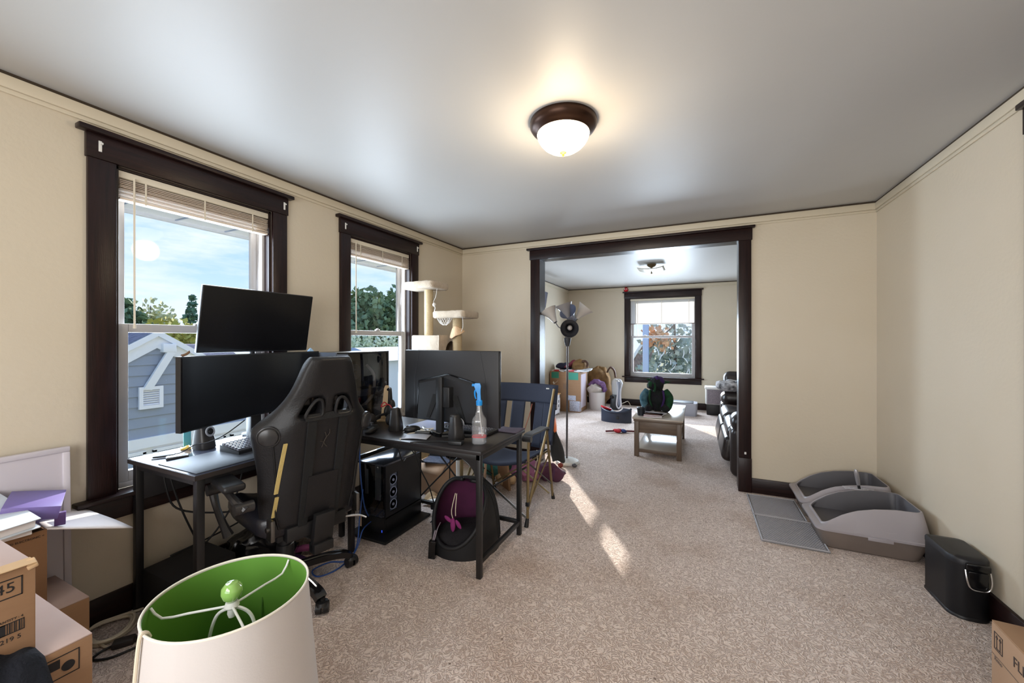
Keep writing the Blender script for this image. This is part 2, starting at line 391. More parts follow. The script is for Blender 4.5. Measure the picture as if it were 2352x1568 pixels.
# windows: local axes t along the wall, n into the room, z up
def window(n, m, t0, t1, blind_z, wand_t, nslat, blind_label, brackets=True, tilt=0):
    def q(a, c, bev=0): return B(m).bb(a, c, bev)
    tw = woody_m if n < 4 else woodx_m
    w = struct('window_%d' % n)
    obj('casing', q((t0-.10, 0, .60), (t0, .022, 2.192), .003), wood_m, w)
    obj('casing', q((t1, 0, .60), (t1+.10, .022, 2.192), .003), wood_m, w)
    obj('head_casing', q((t0-.106, 0, 2.192), (t1+.106, .026, 2.306), .003), tw, w)
    obj('cap', q((t0-.136, 0, 2.306), (t1+.136, .048, 2.33), .004), tw, w)
    obj('stool', q((t0-.145, -.05, .578), (t1+.145, .058, .60), .005), tw, w)
    obj('apron', q((t0-.10, 0, .478), (t1+.10, .02, .578), .003), tw, w)
    for a, c in ((t0, t0+.014), (t1-.014, t1)): obj('jamb', q((a, -.052, .60), (c, .0, 2.192)), wood_m, w)
    obj('head_jamb', q((t0, -.052, 2.178), (t1, 0, 2.192)), tw, w)
    f = B(m); o0, o1, fz0, fz1 = t0+.002, t1-.002, .60, 2.19
    f.bb((o0, -.128, fz0), (o0+.03, -.046, fz1), .003).bb((o1-.03, -.128, fz0), (o1, -.046, fz1), .003)
    f.bb((o0+.03, -.128, fz0), (o1-.03, -.046, fz0+.028), .003).bb((o0+.03, -.128, fz1-.03), (o1-.03, -.046, fz1), .003)
    f.bb((o0+.03, -.09, fz0+.02), (o0+.036, -.086, fz1)).bb((o1-.036, -.09, fz0+.02), (o1-.03, -.086, fz1))
    obj('window_frame', f, vinyl_m, w)
    def sash(nm, z0, z1, n0, n1, bot, top):
        s = B(m); a, c = o0+.031, o1-.031; st = .038
        s.bb((a, n0, z0), (a+st, n1, z1), .003).bb((c-st, n0, z0), (c, n1, z1), .003)
        s.bb((a+st, n0, z0), (c-st, n1, z0+bot), .003).bb((a+st, n0, z1-top), (c-st, n1, z1), .003)
        h = obj(nm, s, vinyl_m, w)
        nm_ = (n0+n1)/2
        obj('pane', B(m).bb((a+st-.004, nm_-.002, z0+bot-.004), (c-st+.004, nm_+.002, z1-top+.004)), pane_m, h)
        return h
    sash('upper_sash', 1.385, 2.162, -.122, -.092, .03, .035)
    lo = sash('lower_sash', .628, 1.425, -.084, -.052, .052, .044)
    tm = (t0+t1)/2
    for k in ((0,) if t1-t0 < 1 else (-.32, .32)):
        obj('sash_lock', B(m).box((tm+k, -.062, 1.431), (.05, .024, .012), bev=.004).box((tm+k, -.062, 1.44), (.02, .016, .012), bev=.003), vinyl_m, w)
    if brackets:
        for tt in (t0-.06, t1+.075):
            obj('bracket', B(m).box((tt, .028, 2.25), (.012, .004, .05), bev=.0015).box((tt+.003, .034, 2.262), (.008, .012, .008)), white_pl, w, label='small white curtain bracket')
    if not blind_label: return w
    # blind
    bt = thing('window_blind', blind_label, 'blind', m @ Vector((tm, -.02, blind_z)))
    obj('headrail', q((t0+.016, -.044, 2.142), (t1-.016, -.004, 2.176), .003), cream_pl, bt, world=True)
    z = 2.136
    step = (2.136-blind_z-.014)/nslat
    for k in range(nslat):
        zc = z-step*(k+.5)
        s = B(m)
        jit = 0 if tilt else (random.random()-.5)*.006
        s.box((tm, -.024+jit, zc), (t1-t0-.04, .046 if not tilt else .024, .0022), rot=((tilt if tilt else (random.random()-.5)*.12), 0, (random.random()-.5)*.004 if not tilt else 0))
        obj('slat', s, slat_m if tilt else cream_sl, bt, world=True)
    obj('bottom_rail', q((t0+.02, -.046, blind_z), (t1-.02, -.002, blind_z+.013), .003), cream_sl if not tilt else oak_m, bt, world=True)
    for tt in (t0+.12, tm, t1-.12):
        obj('ladder_tape', q((tt-.004, .0, blind_z-.004), (tt+.004, .001, 2.142)), cream_pl, bt, world=True)
    wz = 1.40 if not tilt else 1.42
    obj('wand', B(m).cyl((wand_t, .006, 2.15), (wand_t, .008, wz+.01), .0045, seg=8).cyl((wand_t, .008, wz+.02), (wand_t, .008, wz), .006, .007, 8), cream_pl, bt, world=True)
    return w
cream_sl = M('cream_blind_slat', (222, 206, 188), .5)
slat_m = bpy.data.materials.new('white_translucent_slat'); slat_m.use_nodes = True
_t = slat_m.node_tree; _t.nodes.clear()
_d = _t.nodes.new('ShaderNodeBsdfDiffuse'); _d.inputs[0].default_value = rgb((238, 236, 236)); _r = _t.nodes.new('ShaderNodeBsdfTranslucent'); _r.inputs[0].default_value = rgb((240, 240, 240))
_x = _t.nodes.new('ShaderNodeMixShader'); _x.inputs[0].default_value = .7; _o = _t.nodes.new('ShaderNodeOutputMaterial')
_t.links.new(_d.outputs[0], _x.inputs[1]); _t.links.new(_r.outputs[0], _x.inputs[2]); _t.links.new(_x.outputs[0], _o.inputs[0])
mL = Matrix(((0, 1, 0, XL), (1, 0, 0, 0), (0, 0, 1, 0), (0, 0, 0, 1)))
mF = Matrix(((1, 0, 0, 0), (0, -1, 0, YF), (0, 0, 1, 0), (0, 0, 0, 1)))
window(1, mL, *WIN[0], 2.035, .985, 10, 'raised cream slatted blind in the window behind the stacked monitors')
window(2, mL, *WIN[1], 2.035, 2.405, 10, 'raised cream slatted blind in the window beside the cat tree')
window(3, mL, *WIN[2], 1.56, 5.66, 30, 'white blind half down in the hidden side window of the far room', False, 1.15)
mR = Matrix(((1, 0, 0, 0), (0, 1, 0, YR), (0, 0, 1, 0), (0, 0, 0, 1)))
window(5, mR, *RW, 2.0, 0, 1, None, False)  # unseen rear window, added so the fill light has an opening
window(4, mF, *FW, 1.66, -1.10, 24, 'white slatted blind half lowered in the far room window', False, 1.15)

# ================================================================== CEILING LIGHTS
t = thing('ceiling_light', 'lit dome ceiling light with dark bronze rim, nearest the camera', 'ceiling light', (-.61, 1.905, H))
obj('base_pan', B().lathe([(0, 0), (.165, 0), (.168, -.012), (.166, -.026), (.158, -.04), (.146, -.050), (.136, -.056), (.131, -.062), (.12, -.058), (0, -.05)], seg=56), M('oil_rubbed_bronze', (58, 38, 28), .35, metal=.75), t)
dome_m = M('lit_alabaster_glass', (255, 233, 196), .4, emit=5.5)
obj('dome', B().lathe([(.128, -.058), (.131, -.066), (.126, -.084), (.115, -.104), (.097, -.124), (.072, -.141), (.042, -.151), (.012, -.1545), (0, -.155)], seg=56), dome_m, t)
obj('finial', B().lathe([(0, -.152), (.014, -.153), (.017, -.157), (.010, -.162), (.006, -.166), (.007, -.170), (.004, -.175), (0, -.176)], seg=20), M('brass_finial', (150, 104, 44), .4, metal=.7), t)
ld = bpy.data.lights.new('ceiling_bulb', 'POINT'); ld.energy = 14; ld.color = (1, .80, .55); ld.shadow_soft_size = .10
lo = bpy.data.objects.new('ceiling_bulb', ld); COL.objects.link(lo); lo.location = (-.61, 1.905, H-.25)

t = thing('ceiling_light', 'unlit ceiling light with square bent glass plate, in the far room', 'ceiling light', (-.60, 6.05, H))
obj('canopy', B().lathe([(0, 0), (.062, 0), (.064, -.012), (.05, -.03), (.02, -.045), (.012, -.05), (.010, -.075), (0, -.075)], seg=28), M('antique_brass', (150, 128, 98), .4, metal=.6), t)
def bent(u, v):
    x, y = (u-.5)*.36, (v-.5)*.36
    return Vector((x, y, -.105+1.1*(x*x)*(1 if 1 else 0)+.55*y*y-.35*abs(x*y)))
obj('glass_plate', B().grid(bent, 12, 12), M('frosted_white_glass', (198, 194, 182), .3), t, solid=.005)
obj('finial', B().lathe([(0, -.09), (.008, -.1), (.006, -.112), (.011, -.122), (.012, -.13), (.006, -.14), (0, -.141)], seg=14), bronze_pole, t)

# ================================================================== DESKS
desk_top_m = M('blue_black_laminate', (58, 62, 76), .2, var=.3, vscale=4, c2=(48, 52, 66), coat=.3)
desk_edge_m = M('brown_black_edge_band', (44, 38, 36), .45)
t = thing('computer_desk', 'black metal framed desk along the window wall holding two stacked monitors', 'desk', (-2.25, 1.41, 0))
D = dict(world=True)
obj('desktop', B().bb((-2.545, .955, .733), (-1.955, 1.86, .757), .003), desk_top_m, t, **D)
obj('edge_band', B().bb((-2.545, .9535, .734), (-1.953, .9555, .755)).bb((-1.9555, .9535, .734), (-1.9535, 1.86, .755)), desk_edge_m, t, **D)
for x, y in ((-2.515, .985), (-1.985, .985), (-2.515, 1.83), (-1.985, 1.83)):
    l = obj('leg', B().bb((x-.016, y-.016, 0), (x+.016, y+.016, .733), .003), blk_metal, t, **D)
f = B().bb((-2.53, .972, .705), (-1.97, .998, .733)).bb((-2.53, 1.817, .705), (-1.97, 1.843, .733)).bb((-2.53, .985, .705), (-2.50, 1.83, .733)).bb((-2.0, .985, .705), (-1.97, 1.83, .733))
obj('frame_rail', f, blk_metal, t, **D)
obj('back_panel', B().bb((-2.512, 1.0, .55), (-2.50, 1.82, .73), .002), M('black_board', (26, 25, 27), .5), t, **D)
obj('stretcher', B().bb((-2.525, 1.0, .085), (-2.505, 1.82, .115), .003), blk_metal, t, **D)

t = thing('computer_desk', 'black metal framed desk standing out from the wall, spray bottle on its corner', 'desk', (-1.65, 2.2, 0))
obj('desktop', B().bb((-2.47, 1.905, .698), (-1.085, 2.525, .72), .003), M('charcoal_laminate', (40, 37, 38), .32, var=.3, vscale=4, c2=(32, 30, 32)), t, **D)
for x, y in ((-1.112, 1.935), (-1.112, 2.485), (-2.2, 1.945), (-2.2, 2.485)):
    obj('leg', B().bb((x-.015, y-.015, 0), (x+.015, y+.015, .698), .003), blk_metal, t, **D)
f = B().bb((-2.45, 1.92, .665), (-1.10, 1.948, .698), .002).bb((-2.45, 2.472, .665), (-1.10, 2.5, .698), .002).bb((-1.126, 1.94, .665), (-1.098, 2.48, .698), .002).bb((-2.214, 1.94, .665), (-2.186, 2.48, .698), .002)
for sx, x in ((-1, -1.126), (1, -2.186)):
    f.prism([(0, 0), (sx*.10, 0), (sx*.055, -.02), (sx*.02, -.06), (0, -.11)], -.013, .013, Matrix(((1, 0, 0, x), (0, 0, -1, 1.934), (0, 1, 0, .667), (0, 0, 0, 1))))
obj('frame_rail', f, blk_metal, t, **D)
obj('side_stretcher', B().bb((-1.124, 1.95, .075), (-1.10, 2.47, .10), .003), blk_metal, t, **D)
obj('side_stretcher', B().bb((-2.212, 1.95, .484), (-2.188, 2.47, .514), .003), blk_metal, t, **D)
obj('back_stretcher', B().bb((-2.19, 2.473, .075), (-1.12, 2.497, .10), .003), blk_metal, t, **D)
obj('cross_brace', B().cyl((-1.42, 2.485, .66), (-1.98, 2.485, .10), .006, seg=8), blk_metal, t, **D)
obj('cross_brace', B().cyl((-1.98, 2.497, .66), (-1.42, 2.497, .10), .006, seg=8), blk_metal, t, **D)

# ------------------------------------------------------------------ monitors
scr_m = M('dark_screen', (10, 11, 15), .22, spec=.45)
bez_m = M('monitor_shell', (22, 22, 25), .35)
def slab(c, rt, up, w, h, th, mat, name, par, bev=.004, curve=0, off=0):
    """thin slab, centre c, rt = its width direction, up = height direction, thickness th, pushed off along its normal"""
    rt = Vector(rt).normalized(); up = Vector(up); up = (up-rt*up.dot(rt)).normalized(); n = rt.cross(up)
    b = B(); K = 16 if curve else 1
    if curve:
        def ring(s): return [s]
        rings = []
        for i in range(K+1):
            x = (i/K-.5)*w; d = curve*(1-(2*i/K-1)**2)
            rings.append([Vector((x, -h/2, off-d)), Vector((x, h/2, off-d)), Vector((x, h/2, off+th-d)), Vector((x, -h/2, off+th-d))])
        b.loft(rings)
    else: b.box((0, 0, off+th/2), (w, h, th), bev=bev)
    m = Matrix((rt, up, n)).transposed().to_4x4(); m.translation = Vector(c)
    b.mtx = m
    return obj(name, b, mat, par, world=True)
# ultrawide on the near desk: its screen looks +X and a little -Y... width runs from (-2.20,1.01) towards (-2.46,2.0)
t = thing('monitor', 'wide curved black monitor, the lower of the two on the window desk', 'monitor', (-2.40, 1.45, .757))
L0, L1 = Vector((-2.175, 1.005, 0)), Vector((-2.395, 1.922, 0))
rt = (L1-L0).normalized(); n = Vector((rt.y, -rt.x, 0)); mc = (L0+L1)/2; mc.z = 1.085
w_, h_ = (L1-L0).length, .358
slab(mc, rt, (0, 0, 1), w_, h_, .03, bez_m, 'housing', t, curve=.03, off=-.03)
slab(mc, rt, (0, 0, 1), w_-.012, h_-.014, .002, scr_m, 'screen', t, curve=.03, off=.0005)
bk = mc-n*.06
obj('stand_column', B().box((bk.x-.012, bk.y, .93), (.05, .06, .345), bev=.006), blk_plastic, t, world=True)
obj('stand_foot', B().lathe([(0, 0), (.11, 0), (.112, .006), (.06, .012), (0, .014)], (bk.x+.0, bk.y, .757)), blk_plastic, t, world=True)
t = thing('monitor', 'black monitor tilted forward above the wide curved one', 'monitor', (-2.45, 1.55, .757))
up = Vector((.065, 0, .355)).normalized()
slab((-2.365, 1.503, 1.452), (0, 1, 0), up, .65, .366, .022, bez_m, 'housing', t, off=-.022)
slab((-2.365, 1.503, 1.4535), (0, 1, 0), up, .64, .352, .002, scr_m, 'screen', t, bev=0, off=.0)
obj('arm_pole', B().cyl((-2.502, 1.53, .757), (-2.502, 1.53, 1.46), .016, seg=14), blk_metal, t, world=True)
obj('arm_clamp', B().box((-2.50, 1.53, .765), (.07, .09, .016), bev=.004), blk_metal, t, world=True)
obj('arm_joint', B().cyl((-2.502, 1.53, 1.44), (-2.40, 1.505, 1.45), .018, seg=12).box((-2.40, 1.503, 1.452), (.012, .1, .1)), blk_metal, t, world=True)

t = thing('monitor', 'large black monitor seen from behind on the desk with the spray bottle', 'monitor', (-1.54, 2.14, .72))
rt = Vector((.78, -.05, 0)).normalized()
c = Vector((-1.487, 2.182, 1.034))
slab(c, rt, (0, 0, 1), .775, .478, .016, scr_m, 'screen_edge', t, off=-.024, bev=.003)
slab(c, rt, (0, 0, 1), .772, .475, .014, M('matt_black_shell', (36, 36, 39), .5), 'back_shell', t, off=-.010, bev=.006)
nn = rt.cross(Vector((0, 0, 1)))                                     # towards the camera
def onb(x, z, d=0): return c+rt*x+Vector((0, 0, z))+nn*d
hump = [onb(-.27, -.236, .004), onb(-.255, .03, .004), onb(0, .085, .004), onb(.255, .03, .004), onb(.27, -.236, .004)]
hump2 = [onb(-.24, -.215, .034), onb(-.225, .015, .034), onb(0, .06, .034), onb(.225, .015, .034), onb(.24, -.215, .034)]
obj('rear_hump', B().loft([hump, hump2]), M('matt_black_shell_dark', (30, 30, 33), .5), t, world=True, ang=10)
for s in (-1, 1): obj('seam_line', B().strip([onb(s*.25, .236, .0045), onb(s*.29, .06, .0045), onb(s*.30, -.236, .0045)], .004, .002, rt), M('shell_seam', (52, 52, 56), .4), t, world=True)
obj('stand_column', B().box(onb(-.012, -.11, .075), (.05, .03, .36), rot=(0, 0, -.06), bev=.006).box(onb(.03, -.06, .055), (.07, .05, .13), rot=(0, 0, -.06), bev=.006), blk_plastic, t, world=True)
obj('stand_foot', B().tube([onb(-.03, -.312, .08), onb(-.14, -.31, .03), onb(-.27, -.31, -.06)], [.016, .014, .010], 8, 3).tube([onb(.01, -.312, .08), onb(.10, -.31, .03), onb(.24, -.31, -.06)], [.016, .014, .010], 8, 3).tube([onb(-.01, -.312, .1), onb(-.01, -.312, -.05)], .016, 8), blk_gloss, t, world=True)
obj('hump_crease', B().tube([onb(-.262, -.20, .008), onb(-.250, .028, .008), onb(0, .083, .008), onb(.250, .028, .008), onb(.262, -.20, .008)], .006, 6), blk_gloss, t, world=True)
for s in (-1, 1): obj('vent_notch', B().loft([[onb(s*.05, -.05, .036), onb(s*.10, -.05, .036), onb(s*.16, -.21, .036), onb(s*.13, -.21, .036)], [onb(s*.05, -.05, .039), onb(s*.10, -.05, .039), onb(s*.16, -.21, .039), onb(s*.13, -.21, .039)]]), M('notch_black', (10, 10, 11), .7), t, world=True)

# ------------------------------------------------------------------ things on the window desk
t = thing('desk_mat', 'large dark desk mat on the window desk', 'mat', (-2.1, 1.2, .757))
obj('mat_surface', B().bb((-2.29, .968, .7572), (-1.972, 1.82, .7612), .0015), M('dark_desk_mat', (48, 52, 60), .55, bump=.05, bscale=300), t, world=True)
t = thing('keyboard', 'black keyboard with pale key sides on the window desk', 'keyboard', (-2.185, 1.405, .762), rz=.05)
obj('case', B().prism([(-.075, 0), (.075, 0), (.075, .014), (-.075, .034)], -.19, .22, Matrix(((1, 0, 0, 0), (0, 0, 1, 0), (0, 1, 0, 0), (0, 0, 0, 1)))), blk_plastic, t)
key_me = mesh_of('key', B().prism([(-.0085, -.0085), (.0085, -.0085), (.0085, .0085), (-.0085, .0085)], 0, .002).loft([[Vector((sx*.0083, sy*.0083, .002)) for sx, sy in ((-1, -1), (1, -1), (1, 1), (-1, 1))], [Vector((sx*.0062, sy*.0066, .011)) for sx, sy in ((-1, -1), (1, -1), (1, 1), (-1, 1))]]))
key_me.materials.append(M('grey_keycap', (92, 94, 104), .3))
for r_ in range(6):
    for k in range(20):
        o = bpy.data.objects.new('key', key_me); COL.objects.link(o); o.parent = t
        x = .058-.023*r_
        o.location = (x, -.178+.0202*k, .0155+(.075-x)/.15*.02); o.rotation_euler = (0, .13, 0)
obj('cable', B().tube([(-.06, -.13, .018), (-.11, -.16, .014), (-.16, -.12, .004), (-.2, -.1, .0)], .003, 6, 4), blk_cord, t)
def speaker(name, label, loc, rz, h=.155, group='small black desk speakers'):
    t = thing(name, label, 'speaker', loc, rz, group)
    rings = []
    for z, w, d, y in ((0, .082, .085, 0), (.006, .088, .09, 0), (.05, .082, .082, .003), (.10, .068, .066, .008), (.14, .06, .056, .012), (.152, .05, .046, .013), (.157, .03, .028, .013)):
        z = z*h/.157
        rings.append([Vector((w/2*abs(math.cos(a))**.55*math.copysign(1, math.cos(a)), y+d/2*abs(math.sin(a))**.55*math.copysign(1, math.sin(a)), z)) for a in [2*PI*k/28 for k in range(28)]])
    obj('cabinet', B().loft(rings), M('speaker_shell', (44, 42, 42), .38), t, ang=50)
    obj('driver_ring', B().lathe([(.017, 0), (.026, .0), (.028, .004), (.024, .007), (.017, .005), (.017, 0)], (0, -.036, h*.62), 28, rot=(PI/2-.16, 0, 0)), M('grey_rubber', (150, 152, 158), .5), t)
    obj('driver_cone', B().lathe([(.0, .004), (.006, .006), (.010, .002), (.018, .004), (.018, 0), (0, 0)], (0, -.036, h*.62), 24, rot=(PI/2-.16, 0, 0)), blk_plastic, t)
    return t
# looks towards the chair
speaker('desk_speaker', 'black desk speaker with pale round driver under the wide monitor', (-2.412, 1.222, .757), PI/2+.25, .150)
sp = speaker('desk_speaker', 'black tapered desk speaker by the computer mouse, its back turned', (-1.878, 2.12, .72), PI+.3, .16)
s2 = speaker('desk_speaker', 'black tapered desk speaker beside the spray bottle', (-1.362, 2.083, .72), PI-.25, .16)
t = thing('mobile_phone', 'small dark phone with pale top lying on the desk mat edge', 'phone', (-2.335, 1.065, .7575), rz=1.15)
obj('body', B().box((0, 0, .0055), (.088, .044, .011), bev=.004), blk_plastic, t)
obj('glass_face', B().box((0, 0, .0115), (.080, .038, .001), bev=.0004), M('pale_glass', (176, 180, 190), .15), t)
t = thing('earphone_case', 'flat black gadget with a cable on the desk corner', 'gadget', (-2.415, 1.045, .757), rz=1.1)
obj('body', B().ball((0, 0, .006), (.045, .018, .007), 20, 10), blk_plastic, t)
obj('tray', B().box((.0, -.016, .002), (.09, .03, .003), bev=.001), dgrey_pl, t)
obj('cable', B().tube([(.04, 0, .008), (.07, .0, .012), (.12, -.02, .045), (.17, -.05, .055), (.24, -.09, .09), (.33, -.1, .16)], .0028, 6, 4), blk_cord, t)
t = thing('crumpled_wrapper', 'small yellow wrapper beside the desk speaker', 'wrapper', (-2.475, 1.168, .757), rz=.6)
obj('foil', B().ball((0, 0, .008), (.035, .012, .008), 14, 8).rough(.012, 40), M('yellow_foil', (196, 160, 52), .4), t)
t = thing('mesh_panel', 'teal plastic strip upright behind the desk speaker', 'strip', (-2.50, 1.185, .757))
obj('sheet', B().box((0, 0, .07), (.004, .035, .14), bev=.001), M('teal_plastic', (88, 160, 172), .4), t)
t = thing('cardboard_scrap', 'curled scrap of tan card on top of the wide monitor', 'scrap', (-2.2, 1.035, 1.264))
obj('card', B().grid(lambda u, v: Vector((.0+.010*(v-.5), -.016+.034*u, .004+.018*u*u+.006*math.sin(4*v))), 6, 3), M('brown_card_scrap', (112, 84, 62), .8), t, solid=.0015)
t = thing('paper_crane', 'tiny pale blue folded figure on top of the wide monitor', 'ornament', (-2.40, 1.86, 1.265))
obj('folded_sheet', B().loft([[Vector((-.012, -.018, 0)), Vector((.012, -.018, 0)), Vector((.012, .018, 0)), Vector((-.012, .018, 0))], [Vector((-.002, -.003, .022)), Vector((.002, -.003, .022)), Vector((.002, .003, .022)), Vector((-.002, .003, .022))]]), M('pale_blue_paper', (150, 190, 226), .6), t, ang=10)

# ------------------------------------------------------------------ computer towers
def tower_parts(t, dx, dy, dz, window_side, foot=True):
    """case of dx, dy, dz with a glass side; frame corners are separate bars so the inside shows"""
    e = .014
    b = B()
    for x in (0, dx-e):
        for y in (0, dy-e): b.bb((x, y, 0), (x+e, y+e, dz), .002)
    b.bb((0, 0, dz-e), (dx, dy, dz), .003).bb((0, 0, 0), (dx, dy, .012), .003)
    return b
t = thing('computer_tower', 'black computer with smoked glass side behind the gaming chair', 'computer', (-2.47, 1.945, .72))
dx, dy, dz = .225, .505, .535
obj('case_frame', tower_parts(t, dx, dy, dz, 'x'), blk_plastic, t)
obj('back_plate', B().bb((.004, .01, .01), (.012, dy-.01, dz-.01)), M('case_inner', (22, 22, 25), .6), t)
obj('rear_plate', B().bb((.01, dy-.01, .01), (dx-.01, dy-.004, dz-.01)), M('case_inner'), t)
obj('front_panel', B().bb((.0, -.012, .0), (dx, .004, dz), .004).bb((dx-.006, .0, .012), (dx+.003, .095, dz-.012), .002), M('blue_grey_panel', (92, 102, 118), .3), t)
obj('psu_shroud', B().bb((.014, .02, .012), (dx-.016, dy-.014, .105), .003), blk_plastic, t)
obj('glass_side', B().bb((dx-.004, .10, .012), (dx, dy-.012, dz-.012), .001), smoke_m, t)
obj('graphics_card', B().bb((.02, .16, .20), (dx-.03, dy-.03, .25), .006), M('gpu_grey', (58, 60, 66), .35), t)
for z in (.18, .32): pass
for yy, zz in ((.40, .41), ):
    obj('cooler_fan', B().lathe([(.018, 0), (.018, .02), (.056, .02), (.06, .012), (.06, 0), (.018, 0)], (.10, .26, .38), 28, rot=(0, PI/2, 0)), M('fan_grey', (70, 74, 82), .35), t)
obj('memory_sticks', B().bb((.02, .36, .30), (.07, .366, .46)).bb((.02, .375, .30), (.07, .381, .46)).bb((.02, .39, .30), (.07, .396, .46)), M('fan_grey'), t)
obj('cable_loom', B().tube([(.06, .40, .1), (.14, .42, .2), (.12, .45, .34), (.05, .44, .42)], .012, 8, 5).tube([(.08, .35, .1), (.16, .38, .17), (.15, .40, .25)], .010, 8, 5), white_cord, t)
obj('cable_loom', B().tube([(.05, .18, .1), (.13, .2, .16), (.15, .25, .2)], .010, 8, 5), blk_cord, t)

t = thing('computer_tower', 'black computer with glass front standing on the carpet under the desk', 'computer', (-1.90, 2.045, .022), rz=0.0)
dx, dy, dz = .232, .40, .475
t.location = (-2.15, 2.045, .022)
e = .014
b = B().bb((0, .02, 0), (dx, dy, .11), .004).bb((0, 0, 0), (dx, .03, .11), .004)
for x in (0, dx-e):
    b.bb((x, dy-e, .1), (x+e, dy, dz), .002)
obj('lower_case', b, blk_plastic, t)
# solid side towards the room, with a vent column near its front
side = B()
y0, y1 = .018, dy
side.bb((dx-.012, .135, .10), (dx, dy, dz-.012)).bb((dx-.012, .018, .10), (dx, .06, dz-.012)).bb((dx-.012, .06, .39), (dx, .135, dz-.012)).bb((dx-.012, .06, .10), (dx, .135, .135))
obj('side_panel', side, M('tower_panel', (26, 26, 30), .32), t)
obj('vent_mesh', B().bb((dx-.010, .06, .135), (dx-.008, .135, .39)), M('vent_grey_mesh', (40, 44, 54), .4, var=1, vscale=60, c2=(120, 132, 160)), t)
for z in (.175, .26, .345):
    obj('side_fan', B().lathe([(.030, 0), (.034, .004), (.038, 0), (.030, 0)], (dx-.006, .0975, z), 24, rot=(0, PI/2, 0)).lathe([(0, 0), (.010, 0), (.010, .004), (0, .004)], (dx-.006, .0975, z), 16, rot=(0, PI/2, 0)), M('fan_pale', (150, 160, 190), .35), t)
obj('top_panel', B().bb((-.004, -.004, dz-.014), (dx+.004, dy, dz), .003), M('glossy_steel_top', (120, 126, 140), .14, metal=.75), t)
obj('back_wall', B().bb((0, .02, .10), (.012, dy, dz-.012)), M('case_inner'), t)
obj('front_glass', B().bb((.006, .0, .115), (dx-.006, .004, dz-.016), .001), smoke_m, t)
obj('motherboard', B().bb((.014, .1, .13), (.02, dy-.02, dz-.03)), M('case_inner'), t)
obj('graphics_card', B().bb((.02, .08, .24), (.13, .36, .28), .004), M('gpu_grey'), t)
obj('reservoir', B().bb((.05, .012, .25), (.075, .018, .42)).bb((.105, .05, .2), (.15, .06, .46)), M('pale_tubing', (196, 206, 204), .4), t)
obj('mesh_shelf', B().bb((.02, .006, .11), (dx-.02, .10, .118), .001), M('vent_grey_mesh'), t)
obj('sticker', B().bb((.004, -.001, .02), (.03, .0006, .09)), M('tan_sticker', (196, 168, 140), .6), t)
obj('power_light', B().bb((dx-.02, -.001, .014), (dx-.014, .0005, .03)), M('blue_led', (40, 70, 200), .4, emit=1.2), t)
t = thing('floor_tray', 'thin black tray under the glass fronted computer', 'tray', (-2.04, 2.22, 0))
obj('tray_base', B().bb((-2.18, 1.975, .001), (-1.84, 2.46, .021), .005), blk_plastic, t, world=True)

# ------------------------------------------------------------------ things on the second desk
t = thing('spray_bottle', 'clear spray bottle with bright blue trigger on the desk corner', 'bottle', (-1.186, 2.063, .72), rz=.4)
def sq(w, d, z, k=24): return [Vector((w/2*abs(math.cos(a))**.6*math.copysign(1, math.cos(a)), d/2*abs(math.sin(a))**.6*math.copysign(1, math.sin(a)), z)) for a in [2*PI*i/k for i in range(k)]]
obj('bottle_body', B().loft([sq(.07, .07, 0), sq(.086, .082, .006), sq(.086, .082, .13), sq(.082, .078, .148), sq(.05, .048, .172), sq(.034, .034, .20), sq(.030, .030, .235)]), clear_m, t, ang=60)
obj('liquid', B().loft([sq(.066, .066, .004), sq(.078, .074, .01), sq(.078, .074, .042)]), milky('cloudy_water', (.94, .92, .93), .28, .06), t, ang=60)
obj('red_band', B().loft([sq(.0868, .0828, .043), sq(.0868, .0828, .0460)]), M('pink_red_band', (224, 84, 92), .4), t, ang=60)
obj('dip_tube', B().tube([(0, 0, .235), (.004, 0, .16), (.014, 0, .08), (.022, 0, .012)], .0032, 8, 5), white_pl, t)
blue_m = M('bright_blue_plastic', (24, 142, 224), .35)
obj('collar', B().lathe([(0, 0), (.019, 0), (.0195, .026), (.014, .032), (0, .032)], (0, 0, .230), 24), blue_m, t)
obj('spray_head', B().loft([[Vector((x, y, z)) for x, y, z in ((a0, -w, z), (a1, -w, z), (a1, w, z), (a0, w, z))] for a0, a1, w, z in ((-.012, .010, .010, .26), (-.012, .008, .010, .30), (-.022, .008, .010, .325), (-.030, .010, .010, .345), (-.026, .004, .008, .362))]), blue_m, t, ang=40)
obj('trigger', B().tube([(-.016, 0, .325), (-.026, 0, .312), (-.026, 0, .288), (-.020, 0, .268)], [.007, .006, .005, .004], 8, 4), blue_m, t)
obj('nozzle', B().cyl((-.028, 0, .350), (-.044, 0, .351), .009, .008, 12), blue_m, t)
t = thing('headphone_stand', 'pale wooden upright headphone stand on the desk', 'stand', (-2.165, 2.34, .72), rz=.3)
obj('foot', B().box((0, 0, .006), (.12, .09, .012), bev=.002), M('pale_wood', (206, 178, 138), .5), t)
obj('upright', B().prism([(-.045, .01), (.045, .01), (.025, .25), (.008, .272), (-.008, .272), (-.018, .25)], -.009, .009, Matrix(((1, 0, 0, 0), (0, 0, -1, 0), (0, 1, 0, 0), (0, 0, 0, 1)))), M('pale_wood'), t)
t = thing('headset', 'black headset with red cable hung on the wooden stand', 'headset', (-2.13, 2.325, .965), rz=.3)
obj('headband', B().tube([(-.0, -.015, 0), (.02, -.03, .004), (.03, -.05, -.02), (.03, -.055, -.08), (.02, -.045, -.13)], .011, 10, 5).tube([(-.0, -.015, 0), (.0, .02, .004), (.0, .03, -.02), (.0, .04, -.09)], .010, 10, 5), blk_plastic, t)
obj('ear_cup', B().ball((.018, -.058, -.155), (.024, .042, .046), 18, 12), blk_plastic, t)
obj('ear_cup', B().ball((.0, .05, -.13), (.024, .036, .046), 18, 12), blk_plastic, t)
